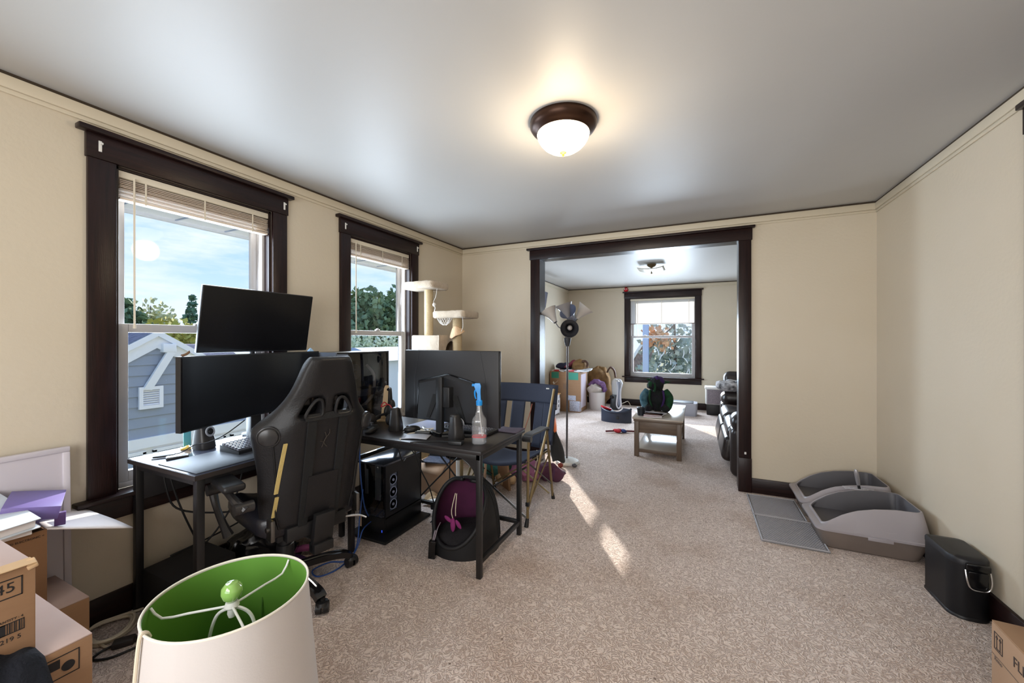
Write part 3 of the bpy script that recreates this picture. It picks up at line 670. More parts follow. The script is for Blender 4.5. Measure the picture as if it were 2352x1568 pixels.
obj('red_cable', B().tube([(.02, -.06, -.11), (.0, -.08, -.085), (-.02, -.085, -.12), (.04, -.09, -.1), (.07, -.09, -.14), (.06, -.08, -.19)], .004, 6, 5), red_m, t)
t = thing('computer_mouse', 'black computer mouse between the tapered speaker and the monitor foot', 'mouse', (-1.765, 2.15, .72), rz=.9)
obj('shell', B().ball((0, 0, .012), (.058, .034, .026), 24, 12), blk_plastic, t)
obj('wheel', B().cyl((-.03, -.004, .032), (-.03, .004, .032), .009, seg=14), dgrey_pl, t)
t = thing('game_controller', 'grey and black game controller at the left end of the desk', 'controller', (-2.02, 2.04, .72), rz=-.5)
obj('body', B().loft([[Vector((x, .03*math.sin(a)*(1-.3*abs(x)/.08), .028+.018*math.cos(a)+(.012 if abs(x) > .05 else 0))) for a in [2*PI*k/14 for k in range(14)]] for x in (-.09, -.08, -.05, 0, .05, .08, .09)]), blk_plastic, t, ang=60)
obj('grip', B().tube([(-.075, -.005, .03), (-.095, -.04, .02), (-.085, -.07, .012)], [.022, .02, .01], 10, 4), M('grey_blue_grip', (150, 160, 178), .35), t)
obj('grip', B().tube([(.075, -.005, .03), (.095, -.04, .02), (.085, -.07, .012)], [.022, .02, .01], 10, 4), blk_plastic, t)
for x, y in ((-.03, -.01), (.03, -.01)): obj('thumb_stick', B().lathe([(0, 0), (.006, 0), (.006, .014), (.010, .016), (.010, .02), (0, .022)], (x, y, .044), 14), dgrey_pl, t)
t = thing('headphones', 'black padded headphones lying behind the controller', 'headphones', (-2.09, 2.20, .72), rz=.4)
obj('headband', B().tube([(-.07, .0, .03), (-.05, .09, .05), (0, .12, .06), (.05, .09, .05), (.07, 0, .03)], .010, 8, 6), blk_plastic, t)
for s in (-1, 1): obj('ear_cup', B().ball((s*.07, -.01, .044), (.03, .045, .043), 18, 12), M('black_padding', (28, 26, 26), .7), t)
t = thing('notebook', 'pale blue grey papers lying under the big monitor', 'papers', (-1.72, 2.36, .72))
obj('sheet', B().box((0, 0, .002), (.36, .24, .003), rot=(0, 0, -.06)), M('blue_grey_paper', (150, 160, 190), .35), t)
t = thing('letter', 'white folded paper at the front edge of the desk', 'paper', (-1.62, 2.01, .7205), rz=.35)
obj('sheet', B().grid(lambda u, v: Vector(((u-.5)*.17, (v-.5)*.11, .003+.006*math.sin(3*u)+.004*v)), 6, 4), M('pale_grey_paper', (168, 172, 184), .5), t, solid=.001)
t = thing('usb_hub', 'white cable hub and wires beside the monitor foot', 'hub', (-1.635, 2.10, .72), rz=.4)
obj('box', B().box((0, 0, .011), (.10, .028, .02), bev=.004), blk_plastic, t)
obj('white_plug', B().box((.0, .022, .014), (.09, .018, .014), bev=.004), white_pl, t)
obj('white_wire', B().tube([(-.05, 0, .012), (-.09, -.03, .01), (-.08, -.07, .004), (-.11, -.12, .003), (-.10, -.15, .003)], .003, 6, 5).tube([(.02, .03, .016), (.06, .05, .03), (.03, .07, .024), (-.03, .06, .02), (.0, .035, .02)], .0025, 6, 5), white_cord, t)
t = thing('keyboard', 'black keyboard behind the stand of the big monitor', 'keyboard', (-1.43, 2.32, .72), rz=-.05)
obj('case', B().box((0, 0, .011), (.42, .14, .02), bev=.004), blk_plastic, t)
for r_ in range(5):
    for k in range(18):
        o = bpy.data.objects.new('key', key_me); COL.objects.link(o); o.parent = t; o.location = (-.19+.022*k, -.05+.024*r_, .0205)
t = thing('purple_mat', 'dusty purple cloth mat on the right end of the desk', 'mat', (-1.17, 2.45, .72))
obj('cloth', B().grid(lambda u, v: Vector(((u-.5)*.17, (v-.5)*.15, .004+.004*math.sin(5*u)*math.sin(4*v))), 10, 8), M('grey_purple_cloth', (74, 64, 78), .85), t, solid=.004)
t = thing('charger_box', 'small black charger box by the front edge near the bottle', 'charger', (-1.30, 1.985, .72), rz=.2)
obj('box', B().box((0, 0, .012), (.085, .05, .022), bev=.004), blk_plastic, t)
obj('cable', B().tube([(-.04, 0, .012), (-.12, .02, .006), (-.22, -.01, .004), (-.28, -.04, .004)], .0035, 6, 5), blk_cord, t)

# ================================================================== GAMING CHAIR (local +Y = the way it faces)
t = thing('gaming_chair', 'worn black leather gaming chair seen from behind at the window desk', 'chair', (-1.998, 1.452, 0), rz=math.radians(77.7))
def lerp(tab, x):
    for (a, p), (c, q) in zip(tab, tab[1:]):
        if x <= c: return p+(q-p)*(x-a)/(c-a)
    return tab[-1][1]
HW = [(0, .21), (.06, .24), (.2, .25), (.34, .255), (.5, .278), (.59, .297), (.64, .262), (.69, .210), (.755, .178), (.85, .146), (.95, .120), (1, .098)]
WG = [(0, .04), (.1, .07), (.35, .085), (.6, .12), (.7, .07), (.8, .03), (1, .02)]
US = [-1, -.88, -.74, -.58, -.44, -.30, -.16, 0, .16, .30, .44, .58, .74, .88, 1]
SS = [0, .06, .14, .24, .34, .44, .53, .59, .635, .665, .71, .765, .81, .87, .93, .97, 1]
def back_pt(u, s, d):
    hw = lerp(HW, s); w = max(0, (abs(u)-.55)/.45)
    y = -.25-.168*s + lerp(WG, s)*w**1.4; z = .42+.836*s
    th = .075*(1-.35*w)*(.6 if s in (0, 1) else 1)
    return Vector((hw*u, y+d*th, z+d*.012))
b = B(); bm = b.bm; V = {}
hole = lambda i, j: SS[j] >= .66 and SS[j+1] <= .77 and (.15 < abs((US[i]+US[i+1])/2) < .60)
for i, u in enumerate(US):
    for j, s in enumerate(SS):
        for d in (0, 1): V[i, j, d] = bm.verts.new(back_pt(u, s, d))
NI, NJ = len(US)-1, len(SS)-1
solid_c = {(i, j) for i in range(NI) for j in range(NJ) if not hole(i, j)}
for i, j in solid_c:
    bm.faces.new((V[i, j, 0], V[i+1, j, 0], V[i+1, j+1, 0], V[i, j+1, 0])); bm.faces.new((V[i, j, 1], V[i, j+1, 1], V[i+1, j+1, 1], V[i+1, j, 1]))
    for (di, dj), (p, q) in (((-1, 0), ((0, 0), (0, 1))), ((1, 0), ((1, 0), (1, 1))), ((0, -1), ((0, 0), (1, 0))), ((0, 1), ((0, 1), (1, 1)))):
        if (i+di, j+dj) not in solid_c:
            a, c = (i+p[0], j+p[1]), (i+q[0], j+q[1])
            bm.faces.new((V[a[0], a[1], 0], V[c[0], c[1], 0], V[c[0], c[1], 1], V[a[0], a[1], 1]))
obj('backrest', b, leather, t, ang=180, sub=2)
def bp(x, s, off=-.004):
    hw = lerp(HW, s); p = back_pt(x/hw, s, 0); p.y += off; return p
for sg in (-1, 1):
    loop = [bp(sg*x, s, -.004) for x, s in ((.036, .668), (.034, .715), (.045, .757), (.070, .758), (.098, .715), (.112, .668), (.075, .660))]
    obj('harness_slot_rim', B().tube(loop, .008, 8, 4, closed=True), blk_plastic, t)
obj('neck_pillow', B().box((0, -.265, 1.03), (.26, .07, .15), rot=(.2, 0, 0), bev=.03, seg=4), blk_gloss, t, ang=180)
strap_m = M('black_webbing', (15, 15, 16), .8, bump=.3, bscale=300)
for sg in (-1, 1):
    P = [bp(sg*.078, s, -.006) for s in (.655, .56, .44, .34, .24, .14, .06, .01)]
    obj('strap', B().strip(P, .042, .010, (1, 0, 0), 3), strap_m, t)
obj('cross_strap', B().strip([bp(x, .662, -.008) for x in (-.115, -.06, 0, .06, .115)], .032, .004, (0, .2, 1), 2), strap_m, t)
obj('rear_pocket', B().strip([bp(-.0, s, -.007) for s in (.31, .24, .16, .06)], .15, .014, (1, 0, 0), 2), leather, t)
obj('side_knob', B().lathe([(0, .018), (.024, .017), (.038, .011), (.042, .004), (.044, .006), (.048, .004), (.049, -.006), (0, -.008)], bp(-.245, .575, -.010), 32, rot=(PI/2+.1, 0, -.5)), M('satin_black_cap', (46, 45, 46), .3), t)
obj('side_knob', B().lathe([(0, .018), (.024, .017), (.038, .011), (.042, .004), (.044, .006), (.048, .004), (.049, -.006), (0, -.008)], bp(.245, .575, -.010), 32, rot=(PI/2+.1, 0, .5)), M('satin_black_cap'), t)
obj('torn_seam', B().strip([bp(-.185-.05*(.53-s), s, -.003) for s in (.53, .46, .38, .30, .24)], .017, .006, (1, 0, 0), 3).strip([bp(-.195-.05*(.22-s), s, -.003) for s in (.22, .16, .10)], .016, .006, (1, 0, 0), 3), M('exposed_foam', (196, 172, 108), .9, bump=.4, bscale=80), t, label='yellow foam showing through a torn seam')
for sg in (-1, 1): obj('seam_piping', B().tube([bp(sg*(lerp(HW, s)*.80), s, -.001) for s in (.02, .14, .3, .5, .6)], .0045, 6, 4), blk_plastic, t)
obj('scuff_marks', B().tube([bp(-.01, .56, -.003), bp(-.0, .53, -.003), bp(-.012, .50, -.003), bp(.006, .47, -.003)], .0022, 5, 2).tube([bp(-.03, .51, -.003), bp(-.012, .50, -.003), bp(-.02, .47, -.003)], .0018, 5, 2).tube([bp(.0, .53, -.003), bp(.014, .55, -.003), bp(.012, .575, -.003)], .0018, 5, 2), M('worn_backing', (62, 54, 48), .9), t)
# seat
b = B()
def seat_ring(y, k):
    w = .245 - (.02 if y > .2 else 0); h0, h1 = .385, .475-(0.0 if y < .2 else .02)
    return [Vector((-w, y, h0+.01)), Vector((-w-.02, y, .44)), Vector((-w-.01, y, .50)), Vector((-w+.045, y, .515)), Vector((-w+.10, y, h1+.01)), Vector((0, y, h1)), Vector((w-.10, y, h1+.01)), Vector((w-.045, y, .515)), Vector((w+.01, y, .50)), Vector((w+.02, y, .44)), Vector((w, y, h0+.01)), Vector((.1, y, h0-.01)), Vector((-.1, y, h0-.01))]
R = [seat_ring(y, 0) for y in (-.24, -.2, 0, .15, .22, .26)]
c0 = [Vector((p.x*.86, .285, .44+(p.z-.44)*.55)) for p in R[-1]]
obj('seat', b.loft(R+[c0]), M('seat_leather', (30, 30, 36), .3, bump=.1, bscale=120), t, ang=180, sub=1)
for x in (-.10, 0, .10): obj('seat_stitching', B().tube([(x, -.18, .487), (x, 0, .488), (x, .18, .486)], .0025, 5), blk_plastic, t)
# arms
for sg in (-1.12,):
    ar = obj('armrest', B().box((sg*.325, -.13, .70), (.088, .27, .034), rot=(0.05, 0, 0), bev=.014, seg=3).box((sg*.325, -.13, .678), (.05, .12, .02), bev=.004), blk_plastic, t)
    obj('arm_bracket', B().tube([(sg*.30, -.30, .600), (sg*.318, -.26, .628), (sg*.325, -.12, .662), (sg*.325, .0, .650), (sg*.325, .03, .625), (sg*.318, .0, .54), (sg*.30, -.02, .46), (sg*.285, -.03, .405)], [.022, .018, .014, .014, .020, .015, .017, .024], 10, 5).cyl((sg*.348, .022, .628), (sg*.296, .022, .628), .026, seg=20).cyl((sg*.335, -.285, .61), (sg*.27, -.285, .61), .024, seg=18), M('arm_plastic', (42, 40, 40), .33), ar)
# underside, column, star base
obj('tilt_mechanism', B().box((-.03, -.02, .355), (.24, .26, .05), bev=.008).box((0, -.235, .40), (.30, .05, .07), bev=.006), blk_plastic, t)
obj('back_bracket', B().box((.01, -.285, .38), (.10, .03, .20), rot=(.2, 0, 0), bev=.004).box((.01, -.272, .30), (.10, .06, .05), bev=.006), blk_plastic, t)
for sg in (-1, 1): obj('hinge_plate', B().box((sg*.215, -.225, .45), (.02, .09, .10), bev=.006).cyl((sg*.205, -.24, .455), (sg*.235, -.24, .455), .012, seg=12), steel, t)
obj('lift_lever', B().tube([(.06, -.05, .34), (.2, -.12, .335), (.28, -.17, .33), (.31, -.2, .315)], .007, 8, 4), chrome, t)
obj('gas_column', B().lathe([(.032, .33), (.032, .25), (.042, .25), (.046, .13), (.055, .10), (.05, .07), (0, .07)], (-.05, 0, 0), 28), blk_plastic, t)
for k in range(5):
    a = math.radians(64.4-77.7+72*k); c, s = math.cos(a), math.sin(a)
    ox = -.05
    P = [(c*r+ox, s*r, z) for r, z in ((.03, .105), (.14, .108), (.24, .100), (.305, .086), (.335, .068))]
    l = obj('base_arm', B().strip(P, .05, .032, (-s, c, 0), 4).tube([(c*.05+ox, s*.05, .118), (c*.2+ox, s*.2, .116), (c*.32+ox, s*.32, .09)], [.018, .014, .012], 8, 3), M('glossy_base', (22, 21, 23), .2), t)
    w = B()
    an = a+.6*(k % 3)+.3; wx, wy = math.cos(an), math.sin(an); px_, py_ = c*.345+ox, s*.345
    for q in (-1, 1):
        w.cyl((px_+wx*q*.006, py_+wy*q*.006, .030), (px_+wx*q*.030, py_+wy*q*.030, .030), .0295, .027, 22)
    w.cyl((px_, py_, .03), (px_, py_, .075), .009, seg=10)
    w.lathe([(0, .066), (.026, .06), (.032, .045), (.0, .045)], (px_, py_, 0), 16)
    obj('caster', w, blk_plastic, l)

# ================================================================== LAMP IN FRONT
t = thing('table_lamp', 'white drum lamp shade with green lining, nearest the camera', 'lamp', (-1.16, .655, 0))
R0, R1, Z0, Z1 = .186, .215, .30, .65
white_sh = M('off_white_shade_linen', (200, 193, 189), .75, bump=.05, bscale=200); green_m = M('leaf_green_lining', (96, 146, 54), .55)
K = 72
obj('shade', B().lathe([(R1, Z0), (R0, Z1), (R0-.0025, Z1), (R1-.0025, Z0), (R1, Z0)], (0, 0, 0), K), white_sh, t)
obj('shade_lining', B().lathe([(R1-.003, Z0), (R0-.003, Z1-.004), (R0-.0042, Z1-.004), (R1-.0042, Z0), (R1-.003, Z0)], (0, 0, 0), K), green_m, t)
obj('shade_rim', B().tube([(R0*math.cos(2*PI*k/K)-.0 , R0*math.sin(2*PI*k/K), Z1) for k in range(K)], .0032, 8, 1, True), M('cream_rim', (228, 222, 208), .6), t)
obj('lining_seam', B().box((math.cos(2.2)*(R0+.006), math.sin(2.2)*(R0+.006), .48), (.003, .003, .33), rot=(0, .08, 2.2)), M('green_seam', (70, 112, 38), .7), t)
wire_m = M('white_wire', (226, 226, 222), .4)
zf = .612
for a in (-2.369, 1.665, -.314):
    c, s = math.cos(a), math.sin(a)
    obj('spider_arm', B().tube([(c*.010, s*.010, zf), (c*.10, s*.10, zf), (c*(R0-.03), s*(R0-.03), zf), (c*(R0-.006), s*(R0-.006), Z1-.006)], .0032, 8, 2), wire_m, t)
obj('socket_ring', B().lathe([(0, -.006), (.016, -.004), (.018, .0), (.014, .012), (.0, .014)], (0, 0, zf), 24).lathe([(.008, -.03), (.011, -.02), (.009, 0), (0, .0), (0, -.03)], (0, 0, zf), 18), white_pl, t)
obj('harp', B().tube([(-.05, -.03, .40), (-.052, -.032, .50), (-.036, -.022, .58), (-.01, -.006, .604), (.02, .012, .604), (.045, .028, .575), (.055, .034, .50), (.05, .03, .40)], .0042, 8, 6), wire_m, t)
obj('finial', B().lathe([(0, 0), (.012, .002), (.022, .012), (.026, .026), (.024, .040), (.014, .051), (0, .054)], (0, 0, zf+.012), 32), M('green_glazed_ceramic', (140, 182, 96), .12, coat=.8), t)
obj('lamp_base', B().lathe([(0, 0), (.085, 0), (.09, .012), (.075, .03), (.035, .05), (.05, .09), (.085, .16), (.09, .22), (.06, .28), (.03, .31), (.018, .34), (.014, .40), (0, .42)], (0, 0, 0), 40), M('white_glazed_base', (216, 214, 208), .2, coat=.5), t)
a = -1.66
c, s = math.cos(a), math.sin(a)
obj('cord', B().tube([(c*(R0-.012), s*(R0-.012), Z1-.012), (c*(R0-.006), s*(R0-.006), Z1+.002), (c*(R0+.004), s*(R0+.004), Z1+.004), (c*(R0+.010), s*(R0+.010), Z1-.03), (c*(R0+.02), s*(R0+.02), .50), (c*(R1+.012), s*(R1+.012), .32), (c*(R1+.03), s*(R1+.03), .05), (c*.28, s*.28, .006)], .0042, 8, 5), white_cord, t)

# ================================================================== BOXES AT THE LEFT
def carton(t, a, c, m=card_m, open_top=False, th=.005, top_m=None):
    """carton between corners a and c (world)"""
    (x0, y0, z0), (x1, y1, z1) = a, c
    if not open_top:
        obj('box_body', B().bb(a, (x1, y1, z1-.002), .003), m, t, world=True)
        my = (y0+y1)/2
        obj('top_flap', B().bb((x0+.001, y0+.001, z1-.002), (x1-.001, my-.001, z1+.002), .001), top_m or m, t, world=True)
        obj('top_flap', B().bb((x0+.001, my+.001, z1-.002), (x1-.001, y1-.001, z1+.002), .001), top_m or m, t, world=True)
    else:
        b = B().bb(a, (x1, y1, z0+th)).bb((x0, y0, z0), (x0+th, y1, z1)).bb((x1-th, y0, z0), (x1, y1, z1)).bb((x0+th, y0, z0), (x1-th, y0+th, z1)).bb((x0+th, y1-th, z0), (x1-th, y1, z1))
        obj('box_body', b, m, t, world=True)
def xface(x, y, z): return face_m((x, y, z), (0, 1, 0), (0, 0, 1))     # print on a face that looks towards +X
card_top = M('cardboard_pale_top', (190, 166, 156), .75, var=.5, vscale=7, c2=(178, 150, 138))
t = thing('cardboard_box', 'closed cardboard box low against the left wall under the open box', 'box', (-2.35, .44, 0))
carton(t, (-2.535, .18, 0), (-2.17, .70, .33), top_m=card_top)
t = thing('cardboard_box', 'tall open cardboard box with a white flap, holding binders', 'box', (-2.39, .40, .334))
carton(t, (-2.54, .19, .334), (-2.243, .607, .622), M('cardboard_brown', (132, 97, 66), .8, var=.5, vscale=8, c2=(116, 82, 54)), True)
F = [Vector((-2.243, .607, .622)), Vector((-2.54, .607, .622)), Vector((-2.54, .80, .575)), Vector((-2.205, .845, .532))]
obj('open_flap', B().grid(lambda u, v: F[0].lerp(F[1], u).lerp(F[3].lerp(F[2], u), v)+Vector((0, 0, .003*math.sin(5*u)*v)), 8, 8), card_in, t, world=True, solid=.004)
F2 = [Vector((-2.243, .607, .622)), Vector((-2.243, .19, .622)), Vector((-2.21, .19, .57)), Vector((-2.215, .59, .59))]
text('printed_text', '\u25c8 UNITED ELECTRONIC <', .0105, xface(-2.2425, .600, .602), ink_m, t, al='RIGHT')
b = B()
for y0, y1, z0, z1 in ((.50, .594, .362, .3645), (.592, .594, .345, .3645)): b.bb((-2.2435, y0, z0), (-2.2425, y1, z1))
obj('printed_frame', b, ink_m, t, world=True)
t = thing('cardboard_box', 'large closed cardboard box in front with arrows print', 'box', (-1.85, .28, 0))
carton(t, (-2.13, -.05, 0), (-1.577, .515, .498), top_m=card_top)
b = B(); X = -1.576
for y0, y1, z0, z1 in ((.40, .488, .476, .478), (.40, .488, .418, .420), (.40, .402, .418, .478), (.486, .488, .418, .478)): b.bb((X-.001, y0, z0), (X+.0006, y1, z1))
b.bb((X-.001, .425, .446), (X+.0006, .450, .470)).lathe([(0, 0), (.013, 0), (.013, .0015), (0, .0015)], (X-.001, .466, .443), 20, rot=(0, PI/2, 0))
obj('printed_symbol', b, ink_m, t, world=True)
t = thing('cardboard_box', 'cardboard box printed with the number 045 and a barcode', 'box', (-1.75, .24, .502))
carton(t, (-1.97, .05, .502), (-1.612, .416, .746), top_m=card_top)
X = -1.6115
b = B()
for y0, y1, z0, z1 in ((.10, .393, .721, .7235), (.10, .393, .674, .6765), (.3905, .393, .674, .7235), (.10, .1025, .674, .7235)): b.bb((X-.001, y0, z0), (X+.0006, y1, z1))
obj('printed_frame', b, ink_m, t, world=True)
text('printed_number', '4Z045', .036, xface(X, .3815, .700), ink_m, t, al='RIGHT')
b = B()
for y0, y1, z0, z1 in ((.20, .396, .608, .610), (.20, .396, .581, .583), (.3945, .396, .581, .610), (.20, .364, .581, .610)): b.bb((X-.001, y0, z0), (X+.0006, y1, z1))
y = .3665
for w, g in ((.0015, .0022), (.0022, .0018), (.001, .003), (.002, .0016), (.001, .0034), (.0024, .0022), (.0012, .002)):
    b.bb((X-.001, y, .583), (X+.0006, y+w, .608)); y += w+g
obj('barcode', b, ink_m, t, world=True)
text('printed_digits', '4 16 0219 5', .016, xface(X, .391, .566), ink_m, t, al='RIGHT')
text('printed_digits', 'QUANTITY : 4', .0085, xface(X, .394, .6165), ink_m, t, al='RIGHT')
obj('tape_end', B().box((-1.62, .41, .742), (.03, .02, .012), rot=(.3, .4, 0), bev=.003).box((-1.625, .36, .7495), (.05, .11, .002)), M('clear_brown_tape', (206, 172, 132), .25), t, world=True)
# binders and the purple carton in the open box
t = thing('ring_binder', 'pale blue white binder lying on top of the open box', 'binder', (-2.325, .42, .672), rot=(.03, .20, .12))
obj('cover', B().box((-.03, -.01, .034), (.34, .31, .004), bev=.001).box((-.03, -.01, .0), (.34, .31, .004), bev=.001).box((-.198, -.01, .017), (.004, .31, .036), bev=.001), M('pale_blue_board', (206, 216, 226), .3), t)
obj('pages', B().box((-.03, -.01, .017), (.32, .29, .028)), paper_m, t)
t = thing('document_folder', 'white paper folder under the pale blue binder', 'folder', (-2.37, .46, .612), rot=(.03, -.08, -.15))
obj('sheets', B().box((0, 0, .008), (.27, .25, .016), bev=.002).box((.01, .03, .018), (.25, .22, .003), rot=(0, 0, .06)), paper_m, t)
t = thing('purple_carton', 'flat purple carton tipped over the edge of the open box', 'carton', (-2.38, .605, .668), rot=(-.22, .05, -.35))
obj('carton_body', B().box((0, 0, .022), (.20, .15, .05), bev=.002), M('violet_card', (112, 98, 160), .4, var=.3, vscale=4, c2=(98, 84, 146)), t)
obj('tuck_flap', B().box((.09, .082, -.005), (.018, .03, .05), rot=(.2, 0, 0), bev=.001), M('violet_card_dark', (84, 60, 116), .45), t)
t = thing('navy_garment', 'dark navy knit garment heaped on the front cardboard box', 'garment', (-1.52, .30, .50))
def heap(u, v):
    x, y = -1.82+.40*u, .12+.30*v
    r = (1-(2*u-1)**4)*(1-(2*v-1)**4)
    z = .498+.045*max(r, 0)**.5*(.75+.25*math.sin(9*u+5*v))+.010*math.sin(26*(u*.6+v)) * r
    if x > -1.575: z -= (x+1.575)*.9
    return Vector((x, y, max(z, .3)))
obj('knit_fabric', B().grid(heap, 46, 36), M('navy_knit', (9, 13, 24), .95, bump=.5, bscale=120), t, world=True, solid=.006)
t = thing('whiteboard', 'white framed board leaning against the wall behind the boxes', 'board', (-2.50, .36, 0))
m = Matrix.Translation((-2.495, 0, .13)) @ rotm((0, -.03, 0))
wf = M('satin_white_frame', (206, 200, 206), .35)
for y0, y1, z0, z1 in ((-.25, .747, .722, .745), (-.25, .747, 0, .022), (-.25, -.228, .022, .722), (.724, .747, .022, .722)):
    obj('frame_bar', B(m).bb((-.012, y0, z0), (.012, y1, z1), .004), wf, t, world=True)
obj('board_face', B(m).bb((-.008, -.228, .022), (.004, .724, .722)), M('pale_board', (198, 192, 198), .3), t, world=True)
t = thing('board_support', 'cream plank under the white framed board', 'plank', (-2.50, .3, 0))
obj('plank_body', B().bb((-2.515, -.2, 0), (-2.475, .715, .128), .004), crown_m, t, world=True)
t = thing('coiled_cable', 'cream cable coil on the carpet by the left wall', 'cable', (-2.40, .87, 0))
LOOP = [(-2.535, .845), (-2.530, .90), (-2.492, .955), (-2.425, .945), (-2.36, .89), (-2.352, .83), (-2.384, .781), (-2.46, .765), (-2.52, .79)]
P = []
for k in range(4):
    for i, (x, y) in enumerate(LOOP):
        s_ = 1-.09*((k*2) % 5)/2; P.append((-2.44+(x+2.44)*s_+.006*k, .86+(y-.86)*s_-.004*k, .007+.007*k+.004*math.sin(i*1.7+k)))
obj('coil', B().tube(P+[(-2.33, .80, .008), (-2.30, .83, .008), (-2.285, .86, .007)], .0058, 8, 4), white_cord, t, world=True)
obj('wall_run', B().tube([(-2.51, 1.30, .012), (-2.50, 1.10, .010), (-2.49, 1.0, .010), (-2.50, .93, .02)], .0055, 8, 3), white_cord, t, world=True)
t = thing('plug_adapter', 'flat dark plug adapter lying on the carpet by the cable coil', 'plug', (-2.285, .845, 0), rz=1.0)
obj('housing', B().box((0, 0, .014), (.075, .05, .026), bev=.008).box((.042, .0, .012), (.02, .03, .016), bev=.003), M('brown_black_plastic', (46, 40, 38), .5), t)
obj('flex', B().tube([(-.03, 0, .012), (-.07, -.01, .006), (-.085, -.05, .006), (-.03, -.075, .006), (.04, -.06, .006), (.16, -.01, .006)], .005, 8, 5), blk_cord, t)
t = thing('plastic_bag', 'scrap of iridescent film on the carpet beside the front box', 'film', (-1.50, .50, 0))
obj('film', B().grid(lambda u, v: Vector((-1.55+.12*u, .44+.10*v, .012+.02*math.sin(5*u)*math.sin(6*v)+.02*u*v)), 10, 8), M('iridescent_film', (188, 180, 220), .15, coat=1), t, world=True, solid=.001)

# under the window desk
t = thing('subwoofer', 'black box speaker under the left end of the window desk', 'subwoofer', (-2.36, 1.14, 0))
obj('cabinet', B().loft([[Vector(p) for p in ((-2.50, .995, 0), (-2.22, .995, 0), (-2.22, 1.27, 0), (-2.50, 1.27, 0))], [Vector(p) for p in ((-2.50, .995, .20), (-2.22, .995, .20), (-2.22, 1.27, .215), (-2.50, 1.27, .215))]]), M('matt_black_box', (30, 29, 31), .6), t, world=True, ang=20)
obj('front_grille', B().bb((-2.221, 1.01, .015), (-2.215, 1.255, .19), .002), blk_fabric, t, world=True)
t = thing('black_bag', 'shiny black bin bag slumped under the window desk', 'bag', (-2.36, 1.52, 0))
obj('film', B().ball((-2.36, 1.50, .11), (.13, .20, .125), 40, 24).rough(.05, 9).rough(.014, 34), M('black_bag_film', (16, 15, 17), .22), t, world=True)
t = thing('toy_strip', 'pink and purple fabric toy on the carpet behind the chair column', 'toy', (-2.22, 1.66, 0))
obj('ribbon', B().tube([(-2.30, 1.60, .02), (-2.24, 1.63, .05), (-2.20, 1.70, .04), (-2.16, 1.72, .02)], .02, 8, 4), M('magenta_fabric', (158, 82, 140), .8), t, world=True)
obj('ribbon', B().tube([(-2.28, 1.56, .015), (-2.2, 1.60, .03), (-2.13, 1.62, .015)], .018, 8, 4), M('violet_fabric', (96, 62, 118), .8), t, world=True)
t = thing('desk_cables', 'black cables hanging below the left end of the window desk', 'cable', (-2.44, 1.1, .73))
for P in ([(-2.42, 1.06, .735), (-2.41, 1.08, .60), (-2.40, 1.12, .45), (-2.42, 1.18, .30), (-2.44, 1.22, .21)], [(-2.44, 1.05, .735), (-2.43, 1.06, .60), (-2.42, 1.10, .48), (-2.36, 1.22, .42), (-2.30, 1.36, .40), (-2.3, 1.5, .46)], [(-2.46, 1.24, .21), (-2.42, 1.30, .30), (-2.38, 1.36, .44), (-2.4, 1.42, .62), (-2.44, 1.44, .73)], [(-2.48, 1.1, .22), (-2.46, 1.25, .24), (-2.44, 1.45, .28), (-2.46, 1.65, .34)]):
    obj('wire', B().tube(P, .0048, 8, 6), blk_cord, t, world=True)
t = thing('blue_cable', 'blue network cable looping from the desk down to the carpet', 'cable', (-1.95, 1.8, 0))
for P in ([(-2.08, 1.99, .735), (-1.985, 1.90, .70), (-1.97, 1.885, .55), (-1.96, 1.89, .40), (-1.975, 1.93, .25), (-2.03, 2.02, .14)], [(-2.02, 2.03, .10), (-1.98, 1.92, .10), (-1.96, 1.86, .03), (-1.93, 1.78, .006), (-1.90, 1.64, .006), (-1.94, 1.55, .006), (-2.02, 1.58, .006), (-2.0, 1.68, .006), (-1.92, 1.74, .006), (-1.97, 1.86, .03), (-1.985, 1.90, .20), (-1.99, 1.93, .36)]):
    obj('wire', B().tube(P, .0042, 8, 6), blue_cord, t, world=True)
t = thing('black_fabric_pile', 'black cloth bundle between the chair and the floor computer', 'bundle', (-2.30, 1.90, 0))
obj('cloth', B().ball((-2.33, 1.84, .24), (.12, .14, .25), 32, 22).rough(.05, 8).rough(.012, 30), blk_fabric, t, world=True)
t = thing('tangled_cables', 'tangle of black and white cables on the carpet beside the floor computer', 'cable', (-1.75, 2.4, 0))
random.seed(3)
for k in range(8):
    P = [(-1.62-.25*random.random()+(.2*random.random() if i else 0), 2.35+.3*random.random(), .008+.10*random.random()*(i % 2)) for i in range(6)]
    obj('wire', B().tube(P, .0045, 6, 6), (blk_cord, blk_cord, blue_cord, white_cord)[k % 4], t, world=True)
for P in ([(-1.72, 1.95, .70), (-1.74, 2.0, .60), (-1.80, 2.1, .52), (-1.86, 2.2, .505)], [(-1.60, 1.96, .69), (-1.62, 2.05, .52), (-1.66, 2.2, .34), (-1.68, 2.3, .16), (-1.66, 2.38, .03)], [(-1.56, 1.97, .69), (-1.54, 2.2, .6), (-1.6, 2.36, .52), (-1.64, 2.42, .3), (-1.6, 2.4, .05)], [(-1.66, 2.02, .69), (-1.72, 2.1, .60), (-1.68, 2.16, .52), (-1.75, 2.25, .50)]):
    obj('wire', B().tube(P, .004, 6, 6), blk_cord, t, world=True)
t = thing('power_adapter', 'small black power adapter standing at the foot of the cat bed', 'adapter', (-1.47, 2.0, 0))
obj('housing', B().box((-1.475, 1.99, .055), (.045, .035, .11), rot=(0, .06, .3), bev=.006), blk_gloss, t, world=True)
